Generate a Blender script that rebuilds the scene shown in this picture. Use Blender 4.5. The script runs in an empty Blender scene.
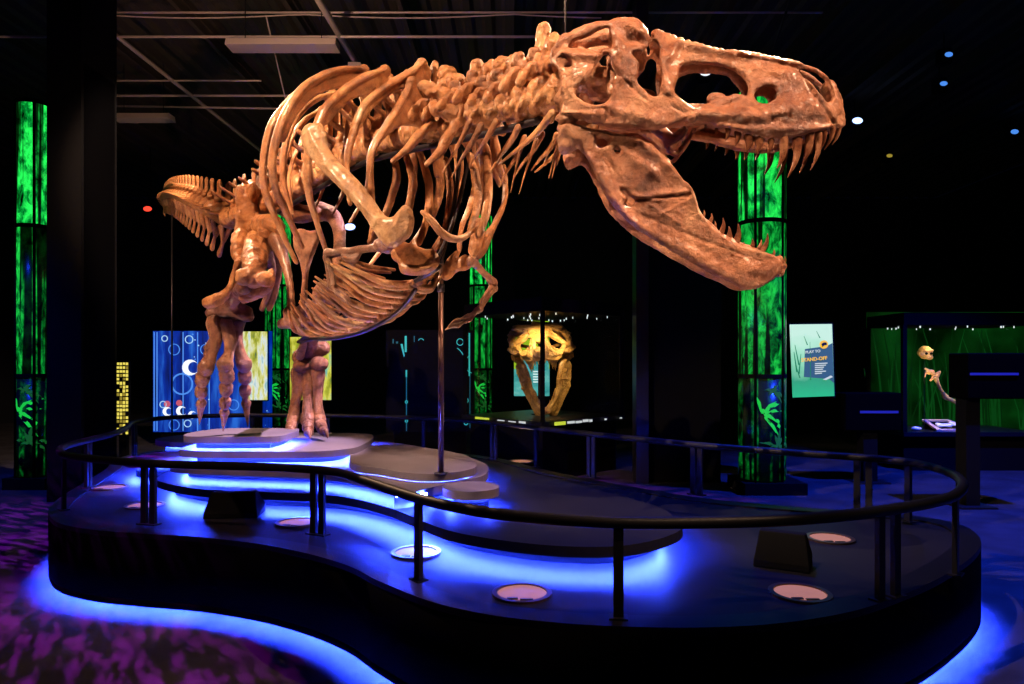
import bpy, bmesh, math, random
import numpy as np
from mathutils import Vector, Matrix, noise
from mathutils.geometry import delaunay_2d_cdt
random.seed(7)
S = bpy.context.scene
COL = S.collection
PI = math.pi

# ------------------------------------------------------------------ camera, world, exposure, lights
F = 683.0; CX = 512.0; HY = 361.0; EYE = 1.6
cam_d = bpy.data.cameras.new('camera'); cam = bpy.data.objects.new('camera', cam_d); COL.objects.link(cam)
cam.location = (0, 0, EYE); cam.rotation_euler = (PI/2, 0, 0)
cam_d.sensor_width = 36; cam_d.lens = 36*F/1024; cam_d.shift_y = (HY-342)/1024
cam_d.clip_start = 0.05; cam_d.clip_end = 100
S.camera = cam
S.view_settings.view_transform = 'Standard'; S.view_settings.look = 'None'
S.view_settings.exposure = 0.0; S.view_settings.gamma = 1.0; S.view_settings.use_curve_mapping = False
W = bpy.data.worlds.new('world'); S.world = W; W.use_nodes = True
W.node_tree.nodes['Background'].inputs[0].default_value = (0.01, 0.02, 0.08, 1)
W.node_tree.nodes['Background'].inputs[1].default_value = 0.02

def spot(name, loc, aim, power, color, size=60, blend=0.5, radius=0.05, gobo=None):
    d = bpy.data.lights.new(name, 'SPOT'); o = bpy.data.objects.new(name, d); COL.objects.link(o)
    d.energy = power; d.color = color; d.spot_size = math.radians(size); d.spot_blend = blend; d.shadow_soft_size = radius
    o.location = loc; o.rotation_euler = (Vector(aim)-Vector(loc)).to_track_quat('-Z', 'Y').to_euler()
    if gobo:                                              # a patterned gobo in the lamp
        d.use_nodes = True; nt = d.node_tree; em = nt.nodes['Emission']
        tc = nt.nodes.new('ShaderNodeTexCoord'); mp = nt.nodes.new('ShaderNodeMapping'); mp.inputs['Scale'].default_value = gobo
        mp.inputs['Rotation'].default_value = (0, 0, 0.6)
        nz = nt.nodes.new('ShaderNodeTexNoise'); nz.inputs['Scale'].default_value = 1.0; nz.inputs['Detail'].default_value = 7; nz.inputs['Roughness'].default_value = .62; nz.inputs['Distortion'].default_value = .4
        rp = nt.nodes.new('ShaderNodeValToRGB'); rp.color_ramp.elements[0].position = 0.47; rp.color_ramp.elements[1].position = 0.58
        nt.links.new(tc.outputs['Normal'], mp.inputs['Vector']); nt.links.new(mp.outputs[0], nz.inputs['Vector'])
        nt.links.new(nz.outputs['Fac'], rp.inputs[0]); nt.links.new(rp.outputs[0], em.inputs['Strength'])
    return o
WARM = (1.0, 0.60, 0.36); WARM2 = (1.0, 0.67, 0.43)
# ceiling track spots on the skeleton, plus added rims and fills
spot('skeleton_spot', (-1.6, 1.2, 5.9), (1.1, 3.3, 2.9), 1600, WARM2, 30, .4, .02)
spot('skeleton_spot', (4.2, 1.6, 5.6), (1.0, 3.3, 2.5), 1550, WARM, 30, .4, .02)
spot('skeleton_spot', (1.6, 0.2, 5.9), (1.0, 3.3, 2.3), 330, WARM2, 32, .5, .02)
spot('skeleton_spot', (-4.6, 2.2, 5.9), (-0.9, 4.5, 2.9), 3100, WARM2, 34, .4, .02)
spot('skeleton_spot', (1.4, 2.0, 5.9), (-0.6, 4.4, 2.8), 850, WARM, 38, .4, .02)
spot('skeleton_spot', (-4.1, 3.0, 5.9), (-2.2, 6.1, 2.3), 1800, WARM, 34, .4, .02)
spot('skeleton_spot', (0.5, 6.3, 5.9), (-2.2, 6.0, .95), 4800, (1.0, .68, .88), 20, .5, .03)
spot('skeleton_spot', (-2.4, 6.8, 5.9), (-4.6, 8.9, 3.7), 2000, WARM2, 46, .6, .03)
spot('skeleton_spot', (2.8, 6.2, 5.6), (0.5, 3.6, 3.0), 1700, WARM, 27, .4, .02)  # added rim light from behind for bright skull edges
spot('skeleton_spot', (-4.6, 8.6, 5.9), (-1.5, 5.3, 3.2), 1700, WARM, 28, .4, .02)  # added rim light behind the trunk to edge the ribs
spot('skeleton_spot', (-5.6, 4.4, 5.9), (-4.0, 7.6, 3.6), 1100, WARM, 34, .5, .03)  # added fill for the shadowed middle of the tail
spot('tail_fill', (-3.0, 5.6, .70), (-4.5, 8.6, 3.8), 260, WARM, 40, .6, .03)  # added fill from below to lift the dark tail chevrons
spot('ceiling_fill', (-2.6, 6.6, 4.9), (-2.2, 9.4, 6.4), 110, WARM2, 120, .9, .1)  # added upward fill standing in for track light spill on the ceiling
# coloured washes with leaf gobos on the carpet
spot('wash_spot', (-3.9, 2.3, 5.9), (-3.3, 2.7, 0.0), 8500, (0.50, 0.012, .60), 44, .5, .01, (20, 90, 20))
spot('wash_spot', (-5.8, 4.2, 5.9), (-5.1, 5.6, 0.0), 7000, (0.45, 0.02, .9), 44, .6, .01, (20, 90, 20))
spot('wash_spot', (1.5, 9.0, 5.8), (1.6, 8.2, 0.0), 1800, (0.5, 0.10, 1.0), 40, .7, .02, (9, 22, 9))
spot('wash_spot', (6.0, 6.5, 5.8), (5.4, 7.5, 0.0), 6000, (0.01, 0.05, 1.0), 80, .8, .05)
spot('wash_spot', (4.6, 2.4, 5.8), (4.6, 3.6, 0.0), 4200, (0.01, 0.06, 1.0), 50, .8, .05)
spot('wash_spot', (1.4, 6.6, 5.8), (1.1, 4.6, 0.5), 1700, (0.01, 0.05, 1.0), 40, .8, .1)  # added blue fill that turns the deck navy
spot('wash_spot', (-6.5, 6.0, 5.8), (-6.6, 7.4, 0.0), 1300, (0.01, 0.05, 1.0), 60, .8, .05)

# ------------------------------------------------------------------ helpers
def U(px, py, D):                      # measured point of the photograph at distance D
    return Vector(((px-CX)*D/F, D, EYE-(py-HY)*D/F))
def at_z(px, py, z):                   # point on a level surface
    D = (EYE-z)*F/(py-HY); return Vector(((px-CX)*D/F, D, z))
def on_plane(px, py, P, N):
    d = Vector(((px-CX)/F, 1, -(py-HY)/F)); C = Vector((0, 0, EYE))
    return C + d*((P-C).dot(N)/d.dot(N))
def tag(o, label=None, cat=None, group=None, kind=None):
    if label: o['label'] = label
    if cat: o['category'] = cat
    if group: o['group'] = group
    if kind: o['kind'] = kind
    return o
def empty(name, loc, label=None, cat=None, group=None):
    o = bpy.data.objects.new(name, None); COL.objects.link(o); o.location = loc; o.empty_display_size = .1
    return tag(o, label, cat, group)
def attach(o, parent):                 # keeps world coordinates for children
    if parent is not None:
        o.parent = parent
        m = Matrix.Identity(4); p = parent
        while p is not None:
            m = p.matrix_basis.copy() @ m if p.parent is None else (p.matrix_parent_inverse @ p.matrix_basis) @ m
            p = p.parent
        o.matrix_parent_inverse = m.inverted()
    return o
def link(name, me, mat, parent=None, smooth=True):
    o = bpy.data.objects.new(name, me); COL.objects.link(o)
    if mat is not None and not me.materials: me.materials.append(mat)
    if smooth: me.polygons.foreach_set('use_smooth', [True]*len(me.polygons))
    return attach(o, parent)
def mesh(name, vf, mat, parent=None, smooth=False):
    me = bpy.data.meshes.new(name); me.from_pydata([tuple(v) for v in vf[0]], [], vf[1]); me.update()
    return link(name, me, mat, parent, smooth)
def join(*vfs):
    V = []; Fc = []
    for v, f in vfs:
        n = len(V); V += list(v); Fc += [tuple(i+n for i in q) for q in f]
    return V, Fc
def spline(P, n=6, closed=False):      # Catmull-Rom through points (tuples of any length)
    P = [np.array(p, float) for p in P]; out = []; m = len(P)
    rng = range(m) if closed else range(m-1)
    for i in rng:
        if closed: a, b, c, d = P[(i-1) % m], P[i], P[(i+1) % m], P[(i+2) % m]
        else: a, b, c, d = P[max(i-1, 0)], P[i], P[i+1], P[min(i+2, m-1)]
        for k in range(n):
            t = k/n
            out.append(.5*((2*b)+(c-a)*t+(2*a-5*b+4*c-d)*t*t+(3*b-a-3*c+d)*t**3))
    if not closed: out.append(P[-1])
    return out
def tube(P, R, k=10, aspect=1.0, side=None, n=4, raw=False):
    """round-ended tube; R radii per point; aspect squeezes the cross-section across 'side'"""
    P = [tuple(p) for p in P]; R = [R]*len(P) if isinstance(R, (int, float)) else list(R)
    Q = [p+(r,) for p, r in zip(P, R)]
    if not raw and len(Q) > 2: Q = spline(Q, n)
    elif not raw: Q = [np.array(Q[0])*(1-t)+np.array(Q[1])*t for t in np.linspace(0, 1, 5)]
    pts = [Vector(q[:3]) for q in Q]; rad = [max(float(q[3]), 1e-4) for q in Q]
    t0 = (pts[1]-pts[0]).normalized(); t1 = (pts[-1]-pts[-2]).normalized()
    pre = [(pts[0]-t0*rad[0]*s, rad[0]*c) for s, c in ((.85, .35), (.5, .8))]
    post = [(pts[-1]+t1*rad[-1]*s, rad[-1]*c) for s, c in ((.5, .8), (.85, .35))]
    seq = pre+list(zip(pts, rad))+post
    V = []; Fc = []; sd = Vector(side) if side is not None else None; prev = None
    N = len(seq)
    for i, (p, r) in enumerate(seq):
        t = (seq[min(i+1, N-1)][0]-seq[max(i-1, 0)][0])
        t = t.normalized() if t.length > 1e-9 else t0
        if sd is not None: a = sd - t*sd.dot(t)
        elif prev is not None: a = prev - t*prev.dot(t)
        else:
            a = Vector((0, 0, 1)); a = a - t*a.dot(t)
            if a.length < .2: a = Vector((1, 0, 0)); a = a - t*a.dot(t)
        a.normalize(); prev = a; b = t.cross(a)
        for j in range(k):
            th = 2*PI*j/k; V.append(p + a*(math.cos(th)*r) + b*(math.sin(th)*r*aspect))
    for i in range(N-1):
        for j in range(k):
            j2 = (j+1) % k; Fc.append((i*k+j, i*k+j2, (i+1)*k+j2, (i+1)*k+j))
    Fc.append(tuple(reversed(range(k)))); Fc.append(tuple((N-1)*k+j for j in range(k)))
    return V, Fc
def blob(c, r, rot=None, seg=14, rings=9):
    c = Vector(c); r = (r, r, r) if isinstance(r, (int, float)) else r; V = []; Fc = []
    M = rot if rot is not None else Matrix.Identity(3)
    V.append(c+M@Vector((0, 0, r[2])))
    for i in range(1, rings):
        ph = PI*i/rings
        for j in range(seg):
            th = 2*PI*j/seg
            V.append(c+M@Vector((r[0]*math.sin(ph)*math.cos(th), r[1]*math.sin(ph)*math.sin(th), r[2]*math.cos(ph))))
    V.append(c+M@Vector((0, 0, -r[2]))); L = len(V)-1
    for j in range(seg): Fc.append((0, 1+j, 1+(j+1) % seg)); Fc.append((L, L-seg+(j+1) % seg, L-seg+j))
    for i in range(rings-2):
        for j in range(seg):
            a = 1+i*seg; j2 = (j+1) % seg; Fc.append((a+j, a+seg+j, a+seg+j2, a+j2))
    return V, Fc
def box(x0, x1, y0, y1, z0, z1):
    V = [Vector((x, y, z)) for z in (z0, z1) for y in (y0, y1) for x in (x0, x1)]
    return V, [(0, 2, 3, 1), (4, 5, 7, 6), (0, 1, 5, 4), (2, 6, 7, 3), (0, 4, 6, 2), (1, 3, 7, 5)]
def cyl(c, r, z0, z1, k=32, r2=None):
    r2 = r if r2 is None else r2; V = []; Fc = []
    for z, q in ((z0, r), (z1, r2)):
        for j in range(k): V.append(Vector((c[0]+q*math.cos(2*PI*j/k), c[1]+q*math.sin(2*PI*j/k), z)))
    for j in range(k): Fc.append((j, (j+1) % k, k+(j+1) % k, k+j))
    Fc.append(tuple(reversed(range(k)))); Fc.append(tuple(range(k, 2*k)))
    return V, Fc
def prism(P, z0, z1):
    n = len(P); V = [Vector((p[0], p[1], z0)) for p in P]+[Vector((p[0], p[1], z1)) for p in P]
    Fc = [(i, (i+1) % n, n+(i+1) % n, n+i) for i in range(n)]
    T = tri2d(P)
    Fc += [(b+n, a+n, c+n) if False else (a+n, b+n, c+n) for a, b, c in T]; Fc += [(c, b, a) for a, b, c in T]
    return V, Fc
def tri2d(P):
    P2 = [Vector((p[0], p[1])) for p in P]; n = len(P2)
    r = delaunay_2d_cdt(P2, [(i, (i+1) % n) for i in range(n)], [], 0, 1e-6)
    if len(r[0]) != n or any(len(k) != 1 for k in r[3]):
        from mathutils.geometry import tessellate_polygon
        out = []
        for f in tessellate_polygon([[Vector((p[0], p[1], 0)) for p in P]]):
            a, b, cc = (P2[i] for i in f)
            out.append(tuple(f) if (b-a).cross(cc-a) > 0 else tuple(reversed(f)))
        return out
    A = np.array([[p[0], p[1]] for p in P2]); out = []
    for f in r[2]:
        c = sum((r[0][i] for i in f), Vector((0, 0)))/3
        if inside(np.array([[c.x, c.y]]), A)[0]:
            f = [r[3][i][0] for i in f]
            a, b, cc = (P2[i] for i in f)
            if (b-a).cross(cc-a) < 0: f = f[::-1]
            out.append(tuple(f))
    return out
def inside(Q, A):
    x, y = Q[:, 0], Q[:, 1]; c = np.zeros(len(Q), bool); n = len(A)
    for i in range(n):
        x1, y1 = A[i]; x2, y2 = A[i-1]
        m = (y1 > y) != (y2 > y)
        with np.errstate(divide='ignore', invalid='ignore'):
            xi = (x2-x1)*(y-y1)/(y2-y1+1e-12)+x1
        c ^= m & (x < xi)
    return c
def segdist(Q, A, B):
    d = B-A; t = np.clip(((Q-A)@d)/(d@d+1e-12), 0, 1); return np.hypot(*(Q-(A+t[:, None]*d)).T)
def offset(P, d):
    n = len(P); out = []
    ar = sum(P[i][0]*P[(i+1) % n][1]-P[(i+1) % n][0]*P[i][1] for i in range(n)); s = 1 if ar > 0 else -1
    for i in range(n):
        a, b = P[i-1], P[(i+1) % n]; t = Vector((b[0]-a[0], b[1]-a[1])).normalized()
        out.append((P[i][0]-t.y*d*s, P[i][1]+t.x*d*s))
    return out
def plate(outline, holes, wfun, thick, R, step, frame, relief=(), smooth=True, tmin=.3, mirror=False):
    """bone plate traced as an outline with openings: rounded edges, real thickness, relief ridges.
    frame = (O, n): wfun(x, y) is the offset of the sheet from the plane through O along n."""
    O, nrm = frame
    loops = [np.array([p[:2] for p in spline(l, 3, True)]) if smooth else np.array(l, float) for l in [outline]+list(holes)]
    dens = []
    for l in loops:
        q = []
        for i in range(len(l)):
            a, b = l[i], l[(i+1) % len(l)]; m = max(1, int(np.hypot(*(b-a))/step))
            q += [a+(b-a)*k/m for k in range(m)]
        dens.append(np.array(q))
    pts = list(np.vstack(dens)); edges = []; o = 0
    for q in dens:
        edges += [(o+i, o+(i+1) % len(q)) for i in range(len(q))]; o += len(q)
    nb = len(pts); x0, y0 = dens[0].min(0); x1, y1 = dens[0].max(0)
    def dist(Q):
        d = np.full(len(Q), 1e9)
        for l in dens:
            for i in range(len(l)): d = np.minimum(d, segdist(Q, l[i-1], l[i]))
        return d
    def isin(Q):
        c = inside(Q, dens[0])
        for h in dens[1:]: c &= ~inside(Q, h)
        return c
    gx, gy = np.meshgrid(np.arange(x0, x1, step), np.arange(y0, y1, step*.87))
    gx = gx+(np.arange(gx.shape[0]) % 2)[:, None]*step*.5
    G = np.stack([gx.ravel(), gy.ravel()], 1); G = G[isin(G)]
    if len(G): G = G[dist(G) > step*.45]
    allp = np.vstack([np.array(pts), G]) if len(G) else np.array(pts)
    r = delaunay_2d_cdt([Vector(p) for p in allp], edges, [], 0, 1e-5)
    Q = np.array([[v.x, v.y] for v in r[0]])
    tr = np.array([f for f in r[2] if len(f) == 3]); cen = Q[tr].mean(1); tr = tr[isin(cen)]
    d = dist(Q); dd = np.clip(d/R, 0, 1)
    T = thick*(tmin*0+np.sqrt(np.clip(1-(1-dd)**2, 0, 1)))
    T = np.maximum(T, 0)
    rel = np.zeros(len(Q))
    for (ax, ay, bx, by, wd, h) in relief:
        s = segdist(Q, np.array([ax, ay], float), np.array([bx, by], float)); rel += h*np.exp(-(s/wd)**2)
    rel *= np.clip(d/2.0, 0, 1)
    border = d < 1e-3
    V = []; fi = {}; bi = {}
    for i in range(len(Q)):
        w = wfun(Q[i, 0], Q[i, 1]); p = on_plane(Q[i, 0], Q[i, 1], O+nrm*w, nrm)
        if border[i]: fi[i] = bi[i] = len(V); V.append(p)
        else:
            fi[i] = len(V); V.append(p+nrm*(T[i]+rel[i])); bi[i] = len(V); V.append(p-nrm*T[i])
    Fc = []
    for a, b, c in tr.tolist():
        A, B, C_ = V[fi[a]], V[fi[b]], V[fi[c]]
        if (B-A).cross(C_-A).dot(nrm) < 0: b, c = c, b
        Fc.append((fi[a], fi[b], fi[c])); Fc.append((bi[c], bi[b], bi[a]))
    if mirror:
        V2 = [p-nrm*(2*(p-O).dot(nrm)) for p in V]; F2 = [tuple(reversed(f)) for f in Fc]
        return (V, Fc), (V2, F2)
    return V, Fc
def reflect(vf, O, n):
    return [p-n*(2*(Vector(p)-O).dot(n)) for p in vf[0]], [tuple(reversed(f)) for f in vf[1]]
def shape(name, parts, voxel, smooth=2, amp=.004, freq=12, amp2=0.0, freq2=40, pre=None):
    """merge overlapping closed pieces into ONE continuous bone surface; returns mesh data"""
    vf = join(*parts); me = bpy.data.meshes.new(name); me.from_pydata([tuple(v) for v in vf[0]], [], vf[1]); me.update()
    o = bpy.data.objects.new(name, me); COL.objects.link(o)
    md = o.modifiers.new('r', 'REMESH'); md.mode = 'VOXEL'; md.voxel_size = voxel; md.adaptivity = 0
    if smooth:
        ms = o.modifiers.new('s', 'SMOOTH'); ms.factor = .5; ms.iterations = smooth
    dg = bpy.context.evaluated_depsgraph_get(); dg.update()
    m2 = bpy.data.meshes.new_from_object(o.evaluated_get(dg)); m2.name = name
    bpy.data.objects.remove(o); bpy.data.meshes.remove(me)
    n = len(m2.vertices); co = np.empty(n*3); m2.vertices.foreach_get('co', co); co = co.reshape(-1, 3)
    no = np.empty(n*3); m2.vertices.foreach_get('normal', no); no = no.reshape(-1, 3)
    if amp or amp2:
        d = np.array([amp*noise.noise(Vector(c)*freq)+amp*.6*noise.noise(Vector(c)*freq*2.3+Vector((7, 3, 1)))+(amp2*noise.noise(Vector(c)*freq2) if amp2 else 0) for c in co])
        co = co+no*d[:, None]
    m2.vertices.foreach_set('co', co.ravel()); m2.materials.clear(); m2.update()
    return m2

# ------------------------------------------------------------------ materials
def mat(name, base=(.5, .5, .5), rough=.5, metal=0.0, emit=None, strength=0.0, spec=.5, alpha=1.0, trans=0.0):
    m = bpy.data.materials.new(name); m.use_nodes = True; b = m.node_tree.nodes['Principled BSDF']
    b.inputs['Base Color'].default_value = (*base, 1); b.inputs['Roughness'].default_value = rough; b.inputs['Metallic'].default_value = metal
    b.inputs['Specular IOR Level'].default_value = spec; b.inputs['Transmission Weight'].default_value = trans
    if emit: b.inputs['Emission Color'].default_value = (*emit, 1); b.inputs['Emission Strength'].default_value = strength
    return m
def nd(m, t, **k):
    n = m.node_tree.nodes.new(t)
    for a, v in k.items():
        if a in n.inputs: n.inputs[a].default_value = v
        else: setattr(n, a, v)
    return n
def lk(m, a, b): m.node_tree.links.new(a, b)
def ramp(m, stops):
    r = nd(m, 'ShaderNodeValToRGB'); e = r.color_ramp.elements
    e[0].position, e[0].color = stops[0][0], (*stops[0][1], 1); e[1].position, e[1].color = stops[-1][0], (*stops[-1][1], 1)
    for p, c in stops[1:-1]: x = e.new(p); x.color = (*c, 1)
    return r
def bone_mat(name, dark, mid, light, sc=3.0, rough=.42, bump=.8):
    m = mat(name, mid, rough); b = m.node_tree.nodes['Principled BSDF']; b.inputs['Coat Weight'].default_value = .35; b.inputs['Coat Roughness'].default_value = .28
    tc = nd(m, 'ShaderNodeTexCoord'); n1 = nd(m, 'ShaderNodeTexNoise', Scale=sc, Detail=8.0, Roughness=.68, Distortion=.6)
    lk(m, tc.outputs['Object'], n1.inputs['Vector'])
    r = ramp(m, [(.34, dark), (.5, mid), (.66, light)]); lk(m, n1.outputs['Fac'], r.inputs[0])
    n2 = nd(m, 'ShaderNodeTexNoise', Scale=sc*5, Detail=7.0, Roughness=.7); lk(m, tc.outputs['Object'], n2.inputs['Vector'])
    r2 = ramp(m, [(.34, (.35, .28, .25)), (.50, (1, 1, 1))]); lk(m, n2.outputs['Fac'], r2.inputs[0])
    mx = nd(m, 'ShaderNodeMix', data_type='RGBA', blend_type='MULTIPLY'); mx.inputs[0].default_value = .65
    lk(m, r.outputs[0], mx.inputs[6]); lk(m, r2.outputs[0], mx.inputs[7]); lk(m, mx.outputs[2], b.inputs['Base Color'])
    n3 = nd(m, 'ShaderNodeTexNoise', Scale=sc*22, Detail=5.0, Roughness=.7); lk(m, tc.outputs['Object'], n3.inputs['Vector'])
    vo = nd(m, 'ShaderNodeTexVoronoi', feature='DISTANCE_TO_EDGE', Scale=sc*3.2); vm_ = nd(m, 'ShaderNodeVectorMath', operation='MULTIPLY_ADD'); lk(m, n1.outputs['Color'], vm_.inputs[0]); vm_.inputs[1].default_value = (.5, .5, .5); lk(m, tc.outputs['Object'], vm_.inputs[2]); lk(m, vm_.outputs[0], vo.inputs['Vector'])
    cr = nd(m, 'ShaderNodeMapRange'); cr.inputs['From Max'].default_value = .05; lk(m, vo.outputs['Distance'], cr.inputs['Value'])
    ad = nd(m, 'ShaderNodeMath', operation='MULTIPLY_ADD'); lk(m, cr.outputs[0], ad.inputs[0]); ad.inputs[1].default_value = .22; lk(m, n3.outputs['Fac'], ad.inputs[2])
    ad2 = nd(m, 'ShaderNodeMath', operation='MULTIPLY_ADD'); lk(m, n2.outputs['Fac'], ad2.inputs[0]); ad2.inputs[1].default_value = 1.2; lk(m, ad.outputs[0], ad2.inputs[2])
    bp = nd(m, 'ShaderNodeBump', Strength=bump, Distance=.02); lk(m, ad2.outputs[0], bp.inputs['Height']); lk(m, bp.outputs[0], b.inputs['Normal'])
    return m
M = {}
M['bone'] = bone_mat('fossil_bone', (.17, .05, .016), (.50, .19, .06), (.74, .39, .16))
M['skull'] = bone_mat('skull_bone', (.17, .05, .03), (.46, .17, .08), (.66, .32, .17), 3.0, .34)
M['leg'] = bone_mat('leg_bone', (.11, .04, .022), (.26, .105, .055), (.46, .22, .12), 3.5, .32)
M['pale'] = bone_mat('pale_bone', (.30, .13, .05), (.58, .30, .13), (.78, .50, .26))
M['tooth'] = bone_mat('tooth_enamel', (.07, .02, .012), (.20, .07, .035), (.42, .20, .11), 9.0, .18, .08)
M['cast'] = bone_mat('golden_bone', (.30, .14, .03), (.62, .34, .10), (.85, .55, .22), 6.0)
M['steel'] = mat('dark_steel', (.035, .03, .035), .35, .7)
M['post'] = mat('black_railing_paint', (.006, .006, .009), .45, 0, spec=.18)
M['pole'] = mat('bronze_pole', (.16, .09, .075), .35, .8)
M['black'] = mat('black_matte', (.003, .003, .004), .8, spec=.06)
M['fascia'] = mat('black_fascia', (.0008, .0008, .0012), .8, spec=.01)
M['trim'] = mat('kerb_trim', (.004, .004, .006), .45, spec=.12)
def deck_mat(name, base, rough):
    m = mat(name, base, rough); b = m.node_tree.nodes['Principled BSDF']; b.inputs['Specular IOR Level'].default_value = .06
    tc = nd(m, 'ShaderNodeTexCoord'); n = nd(m, 'ShaderNodeTexNoise', Scale=1.6, Detail=5.0, Roughness=.6); lk(m, tc.outputs['Object'], n.inputs['Vector'])
    a = tuple(c*.72 for c in base); r = ramp(m, [(.35, a), (.65, base)]); lk(m, n.outputs['Fac'], r.inputs[0]); lk(m, r.outputs[0], b.inputs['Base Color'])
    return m
M['deck'] = deck_mat('deck_paint', (.010, .010, .014), .5)
M['tier'] = deck_mat('tier_paint', (.15, .125, .16), .5)
M['skirt'] = mat('tier_skirt_paint', (.016, .016, .022), .5)
M['led'] = mat('led_strip_glow', (.1, .1, .1), .5, emit=(.022, .050, 1.0), strength=1900)
M['led_low'] = mat('led_low_glow', (.1, .1, .1), .5, emit=(.016, .045, 1.0), strength=2000)
# carpet
m = M['carpet'] = mat('carpet', (.12, .11, .14), .95, spec=.1); b = m.node_tree.nodes['Principled BSDF']
tc = nd(m, 'ShaderNodeTexCoord'); n = nd(m, 'ShaderNodeTexNoise', Scale=160.0, Detail=3.0, Roughness=.8); lk(m, tc.outputs['Object'], n.inputs['Vector'])
n2 = nd(m, 'ShaderNodeTexNoise', Scale=2.5, Detail=4.0); lk(m, tc.outputs['Object'], n2.inputs['Vector'])
r = ramp(m, [(.3, (.006, .006, .010)), (.7, (.075, .068, .085))]); lk(m, n.outputs['Fac'], r.inputs[0])
r2 = ramp(m, [(.35, (.5, .5, .5)), (.65, (1, 1, 1))]); lk(m, n2.outputs['Fac'], r2.inputs[0])
mx = nd(m, 'ShaderNodeMix', data_type='RGBA', blend_type='MULTIPLY'); mx.inputs[0].default_value = 1.0
lk(m, r.outputs[0], mx.inputs[6]); lk(m, r2.outputs[0], mx.inputs[7]); lk(m, mx.outputs[2], b.inputs['Base Color'])
bp = nd(m, 'ShaderNodeBump', Strength=.6, Distance=.01); lk(m, n.outputs['Fac'], bp.inputs['Height']); lk(m, bp.outputs[0], b.inputs['Normal'])

# ------------------------------------------------------------------ room shell
M['wall'] = mat('wall_paint_black', (.010, .010, .014), .8, spec=.2)
M['ceiling'] = mat('ceiling_deck_steel', (.055, .038, .032), .6)
XL, XR, YB, YF, ZC = -13.0, 13.0, 21.0, -4.0, 6.6
tag(mesh('floor', box(XL, XR, YF, YB, -.1, 0), M['carpet']), kind='structure')
tag(mesh('wall_back', box(XL, XR, YB, YB+.15, 0, ZC), M['wall']), kind='structure')
tag(mesh('wall_left', box(XL-.15, XL, YF, YB, 0, ZC), M['wall']), kind='structure')
tag(mesh('wall_right', box(XR, XR+.15, YF, YB, 0, ZC), M['wall']), kind='structure')
tag(mesh('wall_front', box(XL, XR, YF-.15, YF, 0, ZC), M['wall']), kind='structure')
cv = []                                           # corrugated deck, ribs along y
xs = np.arange(XL, XR+.01, .15); prof = []
for i, x in enumerate(xs):
    z = ZC if i % 2 == 0 else ZC+.05
    prof += [(x, z), (x+.1, z)]
V = [Vector((x, y, z)) for y in (YF, YB) for x, z in prof]+[Vector((x, y, ZC+.2)) for y in (YF, YB) for x in (XL, XR+.1)]
n_ = len(prof); Fc = [(i, i+1, n_+i+1, n_+i) for i in range(n_-1)]
Fc += [(2*n_, 2*n_+2, 2*n_+3, 2*n_+1)]
tag(mesh('ceiling', (V, Fc), M['ceiling']), kind='structure')

# ------------------------------------------------------------------ display platform
HP = .5
out_px = [(-3.34, 4.92), (-3.06, 4.60), (-2.72, 4.41), (-2.35, 4.31), (-1.93, 4.22), (-1.50, 4.06), (-1.14, 3.85), (-.86, 3.62), (-.66, 3.38),
          (-.38, 3.10), (-.12, 2.94), (.15, 2.85), (.45, 2.80), (.80, 2.79), (1.13, 2.84), (1.48, 2.97), (1.80, 3.17), (2.15, 3.43), (2.56, 3.80), (2.83, 4.12), (2.96, 4.40),
          (2.97, 4.60), (2.86, 4.78), (2.60, 4.90), (2.02, 5.14), (1.48, 5.45), (.75, 6.26), (.29, 6.9), (-.16, 7.65), (-.86, 8.2), (-1.7, 8.55), (-2.7, 8.75), (-3.7, 8.75),
          (-4.35, 8.3), (-4.4, 7.6), (-4.1, 6.9), (-3.86, 6.2), (-3.66, 5.6), (-3.50, 5.2)]
OUT = [tuple(p) for p in spline(out_px, 5, True)]
plat = empty('display_platform', (-.5, 5.0, 0), 'curved black exhibit platform with stepped tiers glowing blue under their edges', 'platform')
mesh('fascia', prism(OUT, .09, HP-.02), M['fascia'], plat, True)
mesh('plinth', prism(offset(OUT, .14), 0, .09), M['black'], plat, True)
INN = offset(OUT, .13)
def ring(A, B, z0, z1):
    n = len(A); V = [Vector((p[0], p[1], z)) for z in (z0, z1) for L_ in (A, B) for p in L_]; Fc = []
    for i in range(n):
        j = (i+1) % n
        Fc += [(i, j, 2*n+j, 2*n+i), (n+j, n+i, 3*n+i, 3*n+j), (2*n+i, 2*n+j, 3*n+j, 3*n+i), (j, i, n+i, n+j)]
    return V, Fc
mesh('kerb', ring(OUT, INN, HP-.02, HP+.012), M['trim'], plat)
mesh('deck', prism(INN, HP-.02, HP), M['deck'], plat)
mesh('toe_lip', ring(OUT, offset(OUT, .012), .050, .09), M['fascia'], plat, True)
e1, e2 = offset(OUT, .075), offset(OUT, .10)
mesh('led_strip', ring(e1, e2, .075, .0895), M['led_low'], plat)
def tier(px, z0, z1, over=.14, closed3=True, glow='led', m='tier'):
    P = [tuple(p) for p in spline(px, 5, True)]
    t = mesh('tier', join(prism(P, z1-.018, z1), ring(P, offset(P, .012), z1-.057, z1-.018)), M[m], plat)
    mesh('skirt', prism(offset(P, over), z0, z1-.018), M['skirt'], t, True)
    A, B = offset(P, over-.035), offset(P, over-.012)
    mesh('led_strip', ring(A, B, z1-.032, z1-.0185), M[glow], t)
    return t
def zpt(px, py, z): p = at_z(px, py, z); return (p.x, p.y)
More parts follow.
